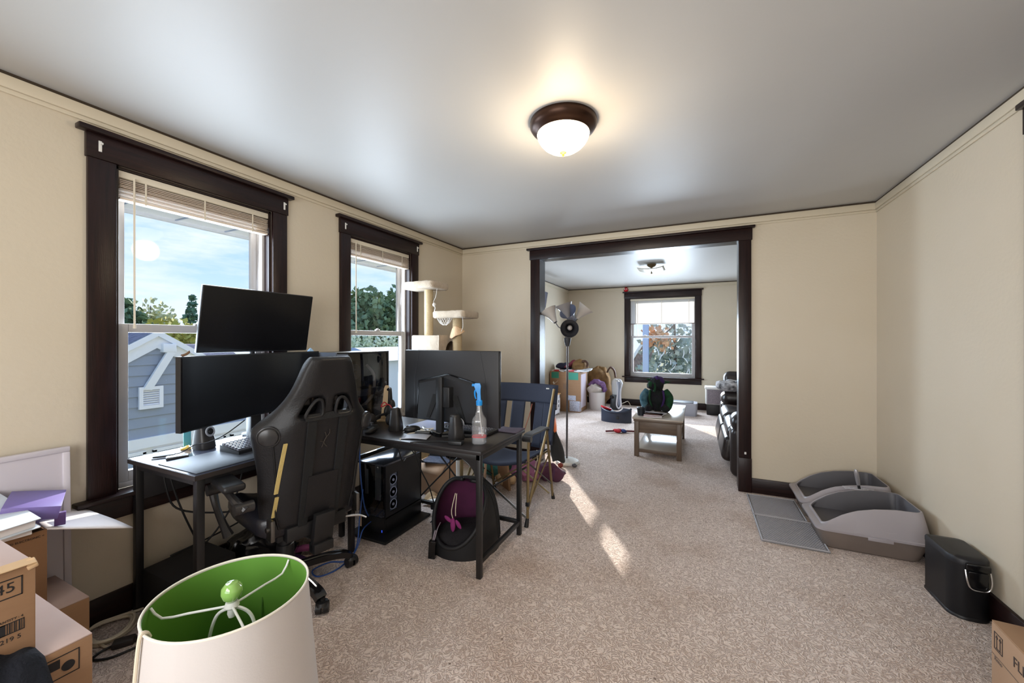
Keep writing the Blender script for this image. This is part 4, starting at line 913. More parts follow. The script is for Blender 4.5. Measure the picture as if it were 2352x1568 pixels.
obj('wires', B().tube([(-1.475, 1.995, .11), (-1.47, 2.01, .16), (-1.50, 2.06, .12), (-1.56, 2.2, .01)], .004, 6, 5).tube([(-1.465, 1.995, .11), (-1.46, 2.02, .17), (-1.48, 2.08, .18)], .003, 6, 5), M('wire_pale', (150, 140, 150), .5), t, world=True)

# ================================================================== CAT BED UNDER THE DESK
t = thing('cat_pod_bed', 'black domed cat bed with plum lining under the desk', 'cat bed', (-1.385, 2.235, 0), rz=.02)
# local -Y is the mouth
pod_m = M('black_quilted_fabric', (19, 19, 22), .6, bump=.15, bscale=30); plum_m = M('plum_lining', (92, 34, 72), .85, var=.4, vscale=9, c2=(58, 22, 48)); cush_m = M('charcoal_cushion', (36, 33, 36), .95, bump=.4, bscale=90)
A, Bx, HT = .225, .225, .42
def pod(th, ph, k=1.0):
    # th around, ph 0 floor .. 1 top
    z = HT*math.sin(ph*PI/2)**.95
    r = math.cos(ph*PI/2)**.52 if ph < 1 else 0
    return Vector((A*r*math.cos(th)*k, Bx*r*math.sin(th)*k+.0, z*k))
def mouth_top(th):
    """height of the wall: low lip at the mouth (th=-90deg), whole dome behind"""
    f = (1+math.cos(th+PI/2))/2
    return f
NT, NP = 56, 22
def shell(k, lip=.10):
    b = B(); R = []
    for i in range(NT):
        th = 2*PI*i/NT; fy = math.sin(th)
        top = 1.0 if fy > .35 else lip+(1-lip)*max(0, (fy+1)/1.35)**1.15
        R.append([b.bm.verts.new(pod(th, min(top, .995)*j/NP, k)) for j in range(NP+1)])
    for i in range(NT):
        for j in range(NP):
            a, c = R[i], R[(i+1) % NT]
            b.bm.faces.new((a[j], c[j], c[j+1], a[j+1]))
    return b, [r[-1].co.copy() for r in R]
b1, rim = shell(1.0)
obj('outer_shell', b1, pod_m, t, ang=180)
b2, _ = shell(.955)
obj('lining', b2, plum_m, t, ang=180)
front = [p for i, p in enumerate(rim) if math.sin(2*PI*i/NT) <= .36]
idx = [i for i in range(NT) if math.sin(2*PI*i/NT) <= .36]
idx = [i for i in range(NT) if i > NT*.4]+[i for i in range(NT) if i < NT*.07]
idx = [i for i in idx if math.sin(2*PI*i/NT) <= .36]
obj('rim_roll', B().tube([rim[i]*.985 for i in idx], .014, 10, 3), pod_m, t, ang=180)
obj('cushion', B().ball((0, -.01, .07), (.195, .19, .055), 36, 16).rough(.02, 12), cush_m, t, ang=180)
for k in range(6):
    a = .15+.13*k
    obj('pleat', B().tube([pod(a-.0, p, 1.004) for p in (.08, .25, .45, .65, .85)], .004, 6, 3), pod_m, t)
obj('toy_cord', B().tube([(-.02, -.10, .36), (-.03, -.13, .26), (-.02, -.13, .21)], .003, 6, 3).tube([(-.01, -.10, .36), (.0, -.13, .28), (.0, -.13, .23)], .003, 6, 3), white_cord, t)
obj('hanging_toy', B().ball((-.02, -.13, .17), (.018, .012, .045), 14, 10).ball((-.055, -.13, .20), (.032, .008, .014), 12, 8, rot=(0, .5, 0)).ball((.02, -.13, .18), (.032, .008, .014), 12, 8, rot=(0, .9, 0)), M('magenta_felt', (136, 44, 106), .9), t)

# ================================================================== FOLDING CAMP CHAIR
t = thing('camp_chair', 'navy folding camp chair with bronze tube legs behind the desk', 'chair', (-1.38, 2.90, 0))
camp_tube = M('olive_bronze_tube', (128, 110, 76), .4, metal=.35)
navy = M('navy_canvas', (36, 42, 60), .8, var=.4, vscale=8, c2=(30, 36, 54), bump=.15, bscale=200)
W_ = dict(world=True)
for sg, x in ((1, -1.105), (-1, -1.665)):
    tb = obj('leg', B().cyl((x, 2.615, .03), (x+sg*.0, 2.635, .64), .0105, seg=10), camp_tube, t, **W_)
    obj('rubber_foot', B().cyl((x-.005, 2.605, 0), (x, 2.615, .06), .017, .012, 12), blk_plastic, tb, world=True)
    tb = obj('leg', B().cyl((x, 2.615, .12), (x+sg*.01, 3.0, .62), .0115, seg=10).cyl((x+sg*.01, 3.0, .62), (x+sg*.02, 3.14, .93), .0115, seg=10), camp_tube, t, **W_)
    tb = obj('leg', B().cyl((x, 3.16, .03), (x, 3.02, .60), .0105, seg=10), camp_tube, t, **W_)
    obj('rubber_foot', B().cyl((x+.002, 3.17, 0), (x, 3.16, .05), .016, .012, 12), blk_plastic, tb, world=True)
    obj('side_brace', B().cyl((x, 2.62, .46), (x, 3.13, .14), .006, seg=8), blk_metal, t, **W_)
    obj('side_brace', B().cyl((x, 3.10, .42), (x, 2.62, .14), .006, seg=8), camp_tube, t, **W_)
    obj('joint_clip', B().box((x, 2.62, .16), (.026, .03, .03), bev=.004).box((x, 2.63, .64), (.03, .03, .03), bev=.006).box((x+sg*.01, 3.0, .62), (.028, .03, .03), bev=.006), blk_plastic, t, **W_)
    obj('arm_sling', B().strip([(x, 2.60, .622), (x, 2.64, .655), (x, 2.8, .648), (x, 2.96, .645), (x, 3.0, .625)], .065, .012, (1, 0, 0), 4), blk_fabric, t, **W_)
    obj('arm_roll', B().cyl((x-.03, 2.605, .632), (x+.035, 2.605, .632), .022, seg=16), blk_fabric, t, **W_)
obj('front_brace', B().cyl((-1.12, 2.62, .06), (-1.66, 2.62, .42), .0075, seg=8), steel, t, **W_)
obj('front_brace', B().cyl((-1.66, 2.63, .06), (-1.12, 2.63, .42), .0075, seg=8), steel, t, **W_)
obj('rear_brace', B().cyl((-1.12, 3.12, .06), (-1.66, 3.12, .42), .0075, seg=8), camp_tube, t, **W_)
obj('rear_brace', B().cyl((-1.66, 3.13, .06), (-1.12, 3.13, .42), .0075, seg=8), camp_tube, t, **W_)
def seat_f(u, v): return Vector((-1.655+.54*u, 2.60+.46*v, .475-.05*math.sin(PI*u)-.03*math.sin(PI*v)*math.sin(PI*u)-.03*v))
obj('seat', B().grid(seat_f, 16, 12), navy, t, solid=.01, **W_)
obj('seat_hem', B().tube([seat_f(k/12, 0)+Vector((0, 0, -.004)) for k in range(13)], .013, 8, 2), navy, t, **W_)
def back_f(u, v, x0=-1.665, x1=-1.06):
    x = x0+(x1-x0)*u; z = .40+.56*v
    return Vector((x, 3.02+.155*v+.05*math.sin(PI*u), z))
def back_panel(nm, u0, u1, v0, v1): return obj(nm, B().grid(lambda u, v: back_f(u0+(u1-u0)*u, v0+(v1-v0)*v), 10, 8), navy, t, solid=.008, **W_)
back_panel('back_top_panel', .0, 1, .72, 1.0)
back_panel('back_panel', .30, .50, .08, .73); back_panel('back_panel', .66, .80, .08, .73); back_panel('back_panel', .80, .985, .15, .73)
back_panel('back_panel', .02, .22, .15, .73)
obj('maker_tag', B().box(back_f(.84, .94)+Vector((0, -.009, 0)), (.028, .002, .010)), white_pl, t, **W_)
obj('orange_cord', B().tube([back_f(.62, .70)+Vector((0, -.02, 0)), back_f(.60, .55)+Vector((0, -.02, 0)), back_f(.55, .32)+Vector((0, -.03, 0))], .004, 6, 3), M('rust_cord', (150, 84, 60), .7), t, **W_)
t = thing('storage_sack', 'black cloth sack hanging from the camp chair arm', 'sack', (-1.08, 3.16, .57))
def sack(u, v):
    a = 2*PI*u; w = .018+.036*math.sin(min(v*1.1, 1)*PI*.62)**1.2
    return Vector((-1.085+w*1.1*math.cos(a)+.025*v, 3.14+w*.75*math.sin(a)+.05*v, .57-.25*v+.01*math.sin(3*a)))
obj('cloth', B().grid(sack, 20, 12), blk_fabric, t, world=True, ang=180)

# ================================================================== LITTER BOXES, MATS, BIN, BOX AT THE RIGHT
lit_m = M('grey_mauve_plastic', (158, 152, 156), .42, var=.3, vscale=4, c2=(144, 138, 142)); tub_m = M('taupe_grey_plastic', (128, 116, 108), .5, var=.6, vscale=5, c2=(108, 98, 92)); inn_m = M('dark_grey_inside', (84, 82, 86), .5)
def rrect(x0, x1, y0, y1, r, n=9):
    P = []
    for cx, cy, a0 in ((x1-r, y1-r, 0), (x0+r, y1-r, 90), (x0+r, y0+r, 180), (x1-r, y0+r, 270)):
        for k in range(n):
            a = math.radians(a0+90*k/(n-1)); P.append((cx+r*math.cos(a), cy+r*math.sin(a)))
    out = []
    for i in range(len(P)):
        a, c = P[i], P[(i+1) % len(P)]; d = math.dist(a, c); m = max(1, int(d/.03))
        out += [(a[0]+(c[0]-a[0])*k/m, a[1]+(c[1]-a[1])*k/m) for k in range(m)]
    return out
HT_L = [(.0, .155), (.05, .188), (.12, .232), (.2, .266), (.3, .290), (.42, .305), (.60, .308)]
def litter(y0, label):
    x0, x1, y1 = .695, 1.268, y0+.435
    t = thing('litter_box', label, 'litter box', ((x0+x1)/2, (y0+y1)/2, 0), 0, 'open litter boxes in the corner')
    n = len(rrect(x0, x1, y0, y1, .05))
    def ring(ins, z, dz=None):
        P = rrect(x0, x1, y0, y1, .05); cx, cy = (x0+x1)/2, (y0+y1)/2; out = []
        for x, y in P:
            sx = (x-cx)*(1-2*ins/(x1-x0))+cx; sy = (y-cy)*(1-2*ins/(y1-y0))+cy
            h = z if dz is None else lerp(HT_L, x-x0)-dz
            out.append(Vector((sx, sy, h)))
        return out
    obj('tub', B().loft([ring(.062, 0), ring(.050, .012), ring(.012, .128), ring(.016, .130), ring(.05, .03)], cap=True), tub_m, t, world=True, ang=50)
    obj('inner_pan', B().loft([ring(.020, .134), ring(.066, .035), ring(.10, .030)], cap=True), inn_m, t, world=True, ang=50)
    obj('hood', B().loft([ring(.010, .122), ring(.0, .126), ring(.0, .138), ring(.006, .142), ring(.036, 0, .010), ring(.040, 0, 0), ring(.047, 0, 0)], cap=False), lit_m, t, world=True, ang=40)
    obj('inner_wall', B().loft([ring(.047, 0, .0), ring(.050, 0, .006), ring(.030, .10), ring(.05, .04)], cap=False), inn_m, t, world=True, ang=40)
    # raised wave moulded on the long face
    P = []
    for k in range(13):
        u = k/12; x = x0+.17+.26*u; z = .19+.016*math.sin(2*PI*u)-.004
        f = (z-.142)/max(lerp(HT_L, x-x0)-.154, .01); P.append((x, y0+.007+.036*f, z))
    obj('moulded_wave', B().tube(P, .0025, 6, 2), M('grey_mauve_light', (176, 170, 176), .4), t, world=True)
    obj('rim_latch', B().box(((x0+x1)/2+.03, y0-.001, .122), (.12, .006, .022), bev=.002), lit_m, t, world=True)
    return t
litter(3.125, 'grey open litter box nearest the camera, beside the black bin')
litter(3.575, 'grey open litter box behind the other one, against the back wall')
t = thing('litter_scoop', 'litter scoop with grey and black handle standing between the litter boxes', 'scoop', (1.03, 3.555, .30))
H0, H1 = Vector((1.035, 3.552, .285)), Vector((1.012, 3.545, .43))
obj('handle', B().tube([H0.lerp(H1, .25), H0.lerp(H1, .5), H0.lerp(H1, .85), H1], [.010, .013, .013, .008], 12, 3), M('silver_grip', (170, 168, 172), .3, metal=.6), t, world=True)
obj('neck', B().tube([H0.lerp(H1, -.05), H0.lerp(H1, .27)], .0085, 10), blk_plastic, t, world=True)
b = B()
for k in range(7): b.box((.955+.026*k, 3.555, .292-.0012*abs(k-3)), (.006, .03, .004))
b.box((1.033, 3.54, .293), (.175, .005, .006)).box((1.033, 3.572, .293), (.175, .005, .006))
obj('slotted_head', b, M('pale_grey_scoop', (188, 186, 192), .35), t, world=True)
def mat_thing(y0, y1, x1, label):
    t = thing('litter_mat', label, 'mat', (.56, (y0+y1)/2, 0), 0, 'honeycomb litter mats')
    x0 = .388
    obj('mat_base', B().bb((x0, y0, .001), (x1, y1, .010), .004), M('grey_rubber_mat', (126, 124, 126), .6), t, world=True)
    obj('border', B().tube([(x0+.006, y0+.006, .011), (x1-.006, y0+.006, .011), (x1-.006, y1-.006, .011), (x0+.006, y1-.006, .011)], .0055, 8, 1, True), M('pale_grey_rubber', (172, 170, 174), .5), t, world=True)
    b = B(); ny = int((y1-y0-.03)/.0125); nx = int((x1-x0-.03)/.0135)
    for j in range(ny):
        for i in range(nx):
            cx, cy = x0+.02+.0135*(i+.5*(j % 2)), y0+.018+.0125*j
            if cx > x1-.016: continue
            w = .0058
            v0 = [b.bm.verts.new((cx+w*math.cos(PI/3*k+PI/6), cy+w*math.sin(PI/3*k+PI/6), .010)) for k in range(6)]
            v1 = [b.bm.verts.new((cx+w*.75*math.cos(PI/3*k+PI/6), cy+w*.75*math.sin(PI/3*k+PI/6), .0145)) for k in range(6)]
            for k in range(6): b.bm.faces.new((v0[k], v0[(k+1) % 6], v1[(k+1) % 6], v1[k]))
            b.bm.faces.new(v1)
    o = obj('raised_cells', b, M('mid_grey_rubber', (156, 154, 158), .55), t, world=True); o['kind'] = 'stuff'
mat_thing(3.085, 3.52, .76, 'grey honeycomb litter mat nearest the camera')
mat_thing(3.525, 3.955, .735, 'grey honeycomb litter mat against the baseboard')
t = thing('pedal_bin', 'slim black pedal bin against the right wall', 'bin', (1.20, 2.765, 0))
def foot(ins, z, x0=1.118, x1=1.266, y0=2.635, y1=2.895):
    P = []
    for cx, cy, a0, r in ((x1-.03, y1-.03, 0, .03), (x0+.012, y1-.012, 90, .012), (x0+.06, y0+.06, 180, .06), (x1-.06, y0+.06, 270, .06)):
        for k in range(8): a = math.radians(a0+90*k/7); P.append((cx+r*math.cos(a), cy+r*math.sin(a)))
    mx_, my_ = (x0+x1)/2, (y0+y1)/2
    return [Vector((mx_+(x-mx_)*(1-ins), my_+(y-my_)*(1-ins), z)) for x, y in P]
bin_m = M('satin_black_steel', (17, 17, 20), .45, spec=.35)
obj('bin_body', B().loft([foot(0, .012), foot(.0, .262)], cap=True), bin_m, t, world=True, ang=50)
obj('base_ring', B().loft([foot(-.03, 0), foot(-.03, .012), foot(0, .016)]), blk_plastic, t, world=True, ang=50)
obj('lid', B().loft([foot(-.015, .262), foot(-.015, .283), foot(.03, .292), foot(.25, .296)]), M('black_lid', (26, 26, 30), .45, spec=.4), t, world=True, ang=50)
obj('hinge_cap', B().box((1.205, 2.628, .262), (.085, .018, .030), bev=.006), blk_gloss, t, world=True)
obj('bail_handle', B().tube([(1.162, 2.630, .245), (1.163, 2.618, .20), (1.175, 2.616, .165), (1.205, 2.616, .158), (1.235, 2.616, .165), (1.247, 2.618, .20), (1.248, 2.630, .245)], .0032, 8, 4), chrome, t, world=True)
obj('inner_bucket_lip', B().box((1.205, 2.626, .205), (.07, .012, .075), bev=.01), blk_gloss, t, world=True)
t = thing('cardboard_box', 'cardboard box with an arrows symbol against the right wall', 'box', (1.12, 1.85, 0), rz=-.06)
# local box: x -0.14..0.14, y -0.28..0.24
obj('box_body', B().bb((-.14, -.30, 0), (.135, .235, .296), .003), card_l, t)
obj('top_flap', B().bb((-.139, -.299, .296), (.0, .234, .301), .001), M('cardboard_top_tan', (176, 140, 108), .8, var=.6, vscale=5, c2=(156, 120, 90)), t)
obj('top_flap', B().bb((.002, -.299, .296), (.134, .234, .301), .001), M('cardboard_top_tan'), t)
b = B(); X = -.1412
for y0, y1, z0, z1 in ((.165, .215, .268, .2705), (.165, .215, .208, .2105), (.165, .1675, .208, .2705), (.2125, .215, .208, .2705), (.178, .1805, .216, .258), (.198, .2005, .216, .258), (.175, .204, .214, .2165)): b.bb((X-.0004, y0, z0), (X+.001, y1, z1))
for y in (.179, .199): b.prism([(-.007, 0), (.007, 0), (0, .012)], -.0004, .001, Matrix(((0, 0, 1, X), (1, 0, 0, y), (0, 1, 0, .252), (0, 0, 0, 1))))
obj('arrows_symbol', b, M('grey_brown_print', (70, 58, 54), .8), t)
text('printed_text', 'FLIE', .050, MW(t) @ face_m((X, .106, .236), (0, -1, 0), (0, 0, 1)), M('grey_brown_print'), t, al='LEFT')
text('printed_text', 'Reno', .022, MW(t) @ face_m((X, .19, .174), (0, -1, 0), (0, 0, 1)), M('pale_print', (120, 104, 94), .8), t)
obj('crease_line', B().bb((X-.0002, -.29, .182), (X+.001, .23, .184)), M('pale_print'), t)

# ================================================================== CAT TREE AND CLUTTER BEHIND THE DESK
t = thing('cat_tree', 'beige plush cat tree with two platforms in the corner by the window', 'cat tree', (-2.2, 3.15, 0))
Wd = dict(world=True)
def tray(nm, x0, x1, y0, y1, z0, z1):
    P = rrect(x0, x1, y0, y1, .035, 5)
    def r_(ins, z): cx, cy = (x0+x1)/2, (y0+y1)/2; return [Vector((cx+(x-cx)*(1-ins), cy+(y-cy)*(1-ins), z)) for x, y in P]
    return obj(nm, B().loft([r_(.06, z0), r_(.0, z0+.012), r_(0, z1-.012), r_(.05, z1), r_(.16, z1), r_(.2, z1-.022)]).rough(.004, 40), plush_m, t, ang=70, **Wd)
obj('base', B().bb((-2.53, 2.93, 0), (-1.92, 3.45, .045), .015), plush_m, t, **Wd)
tray('top_platform', -2.535, -2.175, 2.93, 3.21, 1.822, 1.888)
tray('middle_platform', -2.236, -1.885, 3.0, 3.29, 1.545, 1.610)
def post(x, y, z0, z1, r=.042): return obj('scratching_post', B().lathe([(r, z0), (r, z1)], (x, y, 0), 24), sisal_m, t, **Wd)
post(-2.335, 3.09, 1.38, 1.825, .042); post(-2.045, 3.14, .045, 1.548); post(-2.40, 3.10, .045, 1.07); post(-2.24, 3.30, .045, 1.07); post(-2.42, 3.30, .045, 1.07)
c = B()
cx0, cx1, cy0, cy1, cz0, cz1 = -2.47, -2.153, 3.0, 3.38, 1.065, 1.386
c.bb((cx0, cy0, cz0), (cx1, cy0+.02, cz1), .008).bb((cx0, cy1-.02, cz0), (cx1, cy1, cz1), .008).bb((cx0, cy0, cz0), (cx0+.02, cy1, cz1), .008).bb((cx0, cy0, cz1-.02), (cx1, cy1, cz1), .01).bb((cx0, cy0, cz0), (cx1, cy1, cz0+.02), .008)
ym, zm = (cy0+cy1)/2+.02, (cz0+cz1)/2-.01                              # side wall with the round entrance
n = 40
inner = [Vector((0, ym+.105*math.cos(2*PI*k/n), zm+.115*math.sin(2*PI*k/n))) for k in range(n)]
def sqp(k):
    a = 2*PI*k/n; cc, ss = math.cos(a), math.sin(a); q = max(abs(cc)/(.5), abs(ss)/(.5)); return Vector((0, (cy0+cy1)/2+cc/q*(cy1-cy0), (cz0+cz1)/2+ss/q*(cz1-cz0)))
outer = [sqp(k) for k in range(n)]
for d in (0, 1): pass
R = [[p+Vector((x, 0, 0)) for p in q] for q, x in ((outer, cx1-.018), (outer, cx1), (inner, cx1), (inner, cx1-.018))]
c.loft(R, cap=False, loop=True)
obj('condo', c.rough(.003, 50), plush_m, t, ang=70, **Wd)
b = B(); nc, hh = Vector((-2.13, 3.06, 1.542)), .06
for k in range(8):
    a = PI*k/7
    b.tube([nc+Vector((.07*math.cos(a)-0, .02, 0)), nc+Vector((.05*math.cos(a+.3), .01, -.04)), nc+Vector((.02*math.cos(a+.6), .0, -.062))], .0022, 5, 3)
    b.tube([nc+Vector((.07*math.cos(a), -.02, 0)), nc+Vector((.05*math.cos(a-.3), -.01, -.04)), nc+Vector((.02*math.cos(a-.6), .0, -.062))], .0022, 5, 3)
obj('rope_net', b, M('white_rope', (216, 212, 206), .8), t, **Wd)
obj('toy_string', B().tube([(-2.21, 3.05, 1.825), (-2.215, 3.04, 1.75), (-2.235, 3.03, 1.70), (-2.225, 3.03, 1.665)], .002, 5, 4).tube([(-2.225, 3.03, 1.665), (-2.215, 3.03, 1.64), (-2.225, 3.03, 1.61)], .004, 6, 3), M('white_rope'), t, **Wd)
obj('toy_ball', B().ball((-2.225, 3.03, 1.672), .018, 14, 10), M('white_mouse_toy', (206, 200, 192), .9), t, **Wd)
obj('toy_string', B().tube([(-1.93, 3.05, 1.55), (-1.93, 3.06, 1.47), (-1.95, 3.06, 1.42)], .002, 5, 4), M('white_rope'), t, **Wd)
def drape(u, v):
    a = -2.6+2.9*u
    r = .046+.035*v*(1 if .3 < u < 1 else .6)
    return Vector((-2.045+r*math.cos(a), 3.14+r*math.sin(a), 1.475-.035*abs(2*u-1)-v*(.055+.05*math.sin(PI*u*1.2+.3))))
obj('cloth_drape', B().grid(drape, 14, 8), M('tan_fleece', (216, 182, 146), .95, bump=.3, bscale=80), t, solid=.006, **Wd)

t = thing('cardboard_box', 'opened tan cardboard box behind the desk under the cat tree', 'box', (-1.95, 3.0, 0))
b = B().bb((-2.18, 2.78, 0), (-1.90, 2.79, .30)).bb((-2.18, 2.79, 0), (-2.17, 2.92, .30)).bb((-1.91, 2.79, 0), (-1.90, 2.92, .30)).bb((-2.18, 2.79, 0), (-1.90, 2.92, .01)).bb((-2.18, 2.91, 0), (-1.90, 2.92, .30))
obj('box_body', b, card_l, t, **Wd)
obj('open_flap', B().grid(lambda u, v: Vector((-2.18+.28*u, 2.785-.11*v, .30-.07*v*v)), 4, 4), card_l, t, solid=.004, **Wd)
obj('open_flap', B().grid(lambda u, v: Vector((-1.90+.06*v, 2.79+.13*u, .30+.10*v)), 4, 4), card_l, t, solid=.004, **Wd)
t = thing('crumpled_paper', 'crumpled tan packing paper on the carpet behind the desk legs', 'paper', (-1.87, 2.70, 0))
obj('paper_sheet', B().grid(lambda u, v: Vector((-2.02+.34*u, 2.58+.17*v, .012+.05*abs(math.sin(6*u+2*v))*math.sin(PI*v)+.03*abs(math.sin(11*u-5*v)))), 26, 18), M('kraft_paper', (206, 176, 138), .85), t, solid=.002, ang=30, **Wd)
t = thing('laptop', 'dark laptop lying open on the tan box behind the desk', 'laptop', (-2.02, 2.82, .305), rz=.2)
obj('keyboard_deck', B().box((0, -.02, .006), (.24, .17, .012), bev=.003), M('blue_black_plastic', (44, 48, 62), .4, var=1, vscale=60, c2=(92, 98, 116)), t)
obj('screen_lid', B().box((0, .085, .075), (.24, .010, .15), rot=(-.35, 0, 0), bev=.003), blk_plastic, t)
t = thing('headset_box', 'blue edged black visor slung under the desk', 'visor', (-1.72, 2.62, .40), rz=.4)
obj('shell', B().ball((0, 0, .04), (.085, .055, .045), 20, 12), blk_gloss, t)
obj('strap', B().tube([(-.08, 0, .05), (-.06, .10, .08), (.06, .10, .08), (.08, 0, .05)], .012, 8, 4), M('navy_strap', (30, 44, 96), .6), t)
obj('cord', B().tube([(.0, 0, .08), (.06, -.06, .2), (.05, -.15, .27)], .005, 6, 4), blk_cord, t)
for z in (0,): pass
t = thing('packing_tube', 'slim white pole leaning behind the desk', 'pole', (-1.78, 2.75, 0), rot=(.06, .03, 0))
obj('pole_body', B().lathe([(0, 0), (.016, 0), (.016, .38), (.022, .385), (.022, .44), (0, .44)], (0, 0, 0), 16), white_pl, t)
t = thing('game_mouse', 'white oval gadget on the carpet beside the floor computer', 'gadget', (-1.83, 2.535, .05), rz=.2)
obj('shell', B().ball((0, 0, .03), (.085, .05, .018), 24, 10), white_pl, t)
obj('pedestal', B().box((0, 0, .0), (.10, .06, .05), bev=.01), blk_plastic, t)
t = thing('fabric_scraps', 'green and mauve cloths heaped on the carpet behind the camp chair', 'cloth', (-1.5, 3.4, 0))
obj('green_cloth', B().ball((-1.78, 3.45, .10), (.16, .12, .11), 26, 16).rough(.06, 9), M('deep_green_cloth', (34, 84, 74), .9, bump=.3), t, **Wd)
obj('mauve_cloth', B().ball((-1.50, 3.50, .075), (.17, .12, .09), 26, 16).rough(.06, 10), M('mauve_cloth', (150, 92, 120), .9, bump=.3), t, **Wd)
obj('plum_cloth', B().ball((-1.28, 3.58, .07), (.15, .10, .08), 26, 16).rough(.06, 10), M('plum_cloth', (92, 52, 74), .9, bump=.3), t, **Wd)
obj('beige_cloth', B().ball((-1.62, 3.30, .05), (.10, .07, .06), 26, 16).rough(.04, 14), M('kraft_paper'), t, **Wd)
t = thing('folded_carton', 'flattened tan carton standing on edge behind the desk', 'carton', (-1.70, 3.2, 0))
obj('panel', B().box((-1.72, 3.10, .20), (.02, .26, .40), rot=(.0, .06, .5), bev=.002), card_l, t, **Wd)
obj('panel', B().box((-1.60, 3.22, .17), (.02, .22, .34), rot=(.0, -.08, .9), bev=.002), card_m, t, **Wd)
t = thing('white_cable_tie', 'loose white cord dangling below the camp chair seat', 'cord', (-1.2, 3.05, .30))
obj('cord_loop', B().tube([(-1.20, 3.04, .43), (-1.20, 3.05, .36), (-1.19, 3.05, .30), (-1.20, 3.06, .25)], .004, 6, 4).tube([(-1.195, 3.05, .36), (-1.215, 3.05, .31), (-1.225, 3.06, .24)], .004, 6, 4), white_cord, t, **Wd)

# ================================================================== FLOOR LAMP IN THE OPENING
t = thing('floor_lamp', 'grey floor lamp with five cone shades on bent arms in the opening', 'lamp', (-1.285, 4.14, 0))
pole_m = M('grey_metal_pole', (96, 92, 94), .4, metal=.5)
obj('base', B().lathe([(0, 0), (.125, 0), (.13, .008), (.12, .03), (.07, .05), (.02, .058), (0, .06)], (0, .02, 0), 40), white_pl, t)
obj('pole', B().cyl((0, 0, .05), (.008, .0, 1.28), .0105, seg=14), pole_m, t)
obj('hub', B().lathe([(0, 1.27), (.022, 1.275), (.034, 1.32), (.038, 1.36), (.03, 1.365), (.012, 1.345), (0, 1.345)], (.008, 0, 0), 20), dgrey_pl, t)
SH = [  # arm end, shade axis, colour
    ((-.125, -.03, 1.545), (-.50, .05, .86), 'l'), ((.02, -.02, 1.585), (-.30, -.1, .95), 'g'), ((.075, .02, 1.565), (-.2, -.75, .50), 'd'), ((.105, .05, 1.585), (.62, .1, .75), 'l'), ((.055, -.06, 1.475), (.25, -.95, -.10), 'k')]
sh_c = {'l': M('smoke_shade_pale', (196, 190, 184), .35), 'g': M('smoke_shade_grey', (150, 146, 146), .3), 'd': M('smoke_shade_blue', (96, 104, 128), .25), 'k': M('smoke_shade_dark', (40, 40, 46), .3)}
for k, (p, ax, cc) in enumerate(SH):
    p = Vector(p); ax = Vector(ax).normalized(); q = Vector((.008+.012*(k-2)*.6, .0, 1.35))
    arm = obj('arm', B().tube([q, q.lerp(p, .25)+Vector((0, 0, .05)), q.lerp(p, .7)+Vector((0, 0, .0)), p], .0062, 8, 5), pole_m, t)
    m = ax.to_track_quat('Z', 'Y').to_matrix().to_4x4(); m.translation = p-ax*.01
    sb = B(); sb.mtx = m
    sb.lathe([(.022, 0), (.027, .02), (.039, .055), (.062, .108), (.092, .155), (.095, .160), (.092, .160), (.060, .112), (.037, .058), (.020, .02), (.020, 0), (.022, 0)], (0, 0, 0), 28)
    sh = obj('shade', sb, sh_c[cc], arm)
    sb = B(); sb.mtx = m; sb.lathe([(0, -.01), (.021, -.005), (.021, .03), (.012, .035), (0, .035)], (0, 0, 0), 16)
    obj('socket', sb, dgrey_pl, arm)
    if cc == 'k':
        sb = B(); sb.mtx = m; sb.ball((0, 0, .07), (.028, .028, .034), 16, 10); obj('bulb', sb, M('white_bulb', (196, 190, 186), .4), arm)
t = thing('cat_toy_ball', 'rusty red striped ball on the carpet by the lamp foot', 'ball', (-1.30, 3.965, 0))
obj('ball_body', B().ball((0, 0, .028), .028, 20, 14), M('rust_red_rubber', (136, 56, 44), .5), t)
obj('cream_cap', B().ball((0.0, .022, .036), (.026, .02, .024), 16, 10), M('cream_rubber', (216, 196, 172), .5), t)
t = thing('toy_spool', 'small dark grey wheel toy beside the lamp foot', 'toy', (-1.17, 4.04, 0))
obj('wheel_body', B().ball((0, 0, .02), (.028, .02, .02), 16, 10), M('grey_toy', (84, 82, 88), .5), t)

# ================================================================== FAR ROOM
t = thing('coffee_table', 'taupe coffee table with lower shelf in the middle of the far room', 'table', (-.41, 5.3, 0))
x0, x1, y0, y1 = -.66, -.155, 4.73, 5.86
obj('tabletop', B().bb((x0-.018, y0-.018, .43), (x1+.018, y1+.018, .452), .004), table_gl, t, **Wd)
obj('top_moulding', B().bb((x0-.008, y0-.008, .405), (x1+.008, y1+.008, .43), .006), oak_m, t, **Wd)
for x in (x0+.026, x1-.026):
    for y in (y0+.026, y1-.026): obj('leg', B().bb((x-.026, y-.026, 0), (x+.026, y+.026, .405), .004), oakv_m, t, **Wd)
obj('apron', B().bb((x0+.052, y0+.012, .275), (x1-.052, y0+.03, .405), .002), oak_m, t, **Wd)
obj('apron', B().bb((x0+.052, y1-.03, .275), (x1-.052, y1-.012, .405), .002), oak_m, t, **Wd)
obj('apron', B().bb((x0+.012, y0+.052, .275), (x0+.03, y1-.052, .405), .002), oak_m, t, **Wd)
obj('apron', B().bb((x1-.03, y0+.052, .275), (x1-.012, y1-.052, .405), .002), oak_m, t, **Wd)
obj('shelf', B().bb((x0+.02, y0+.015, .062), (x1-.02, y1-.015, .09), .003), table_gl, t, **Wd)
obj('shelf_edge', B().bb((x0+.052, y0+.008, .05), (x1-.052, y0+.02, .088), .003), oak_m, t, **Wd)
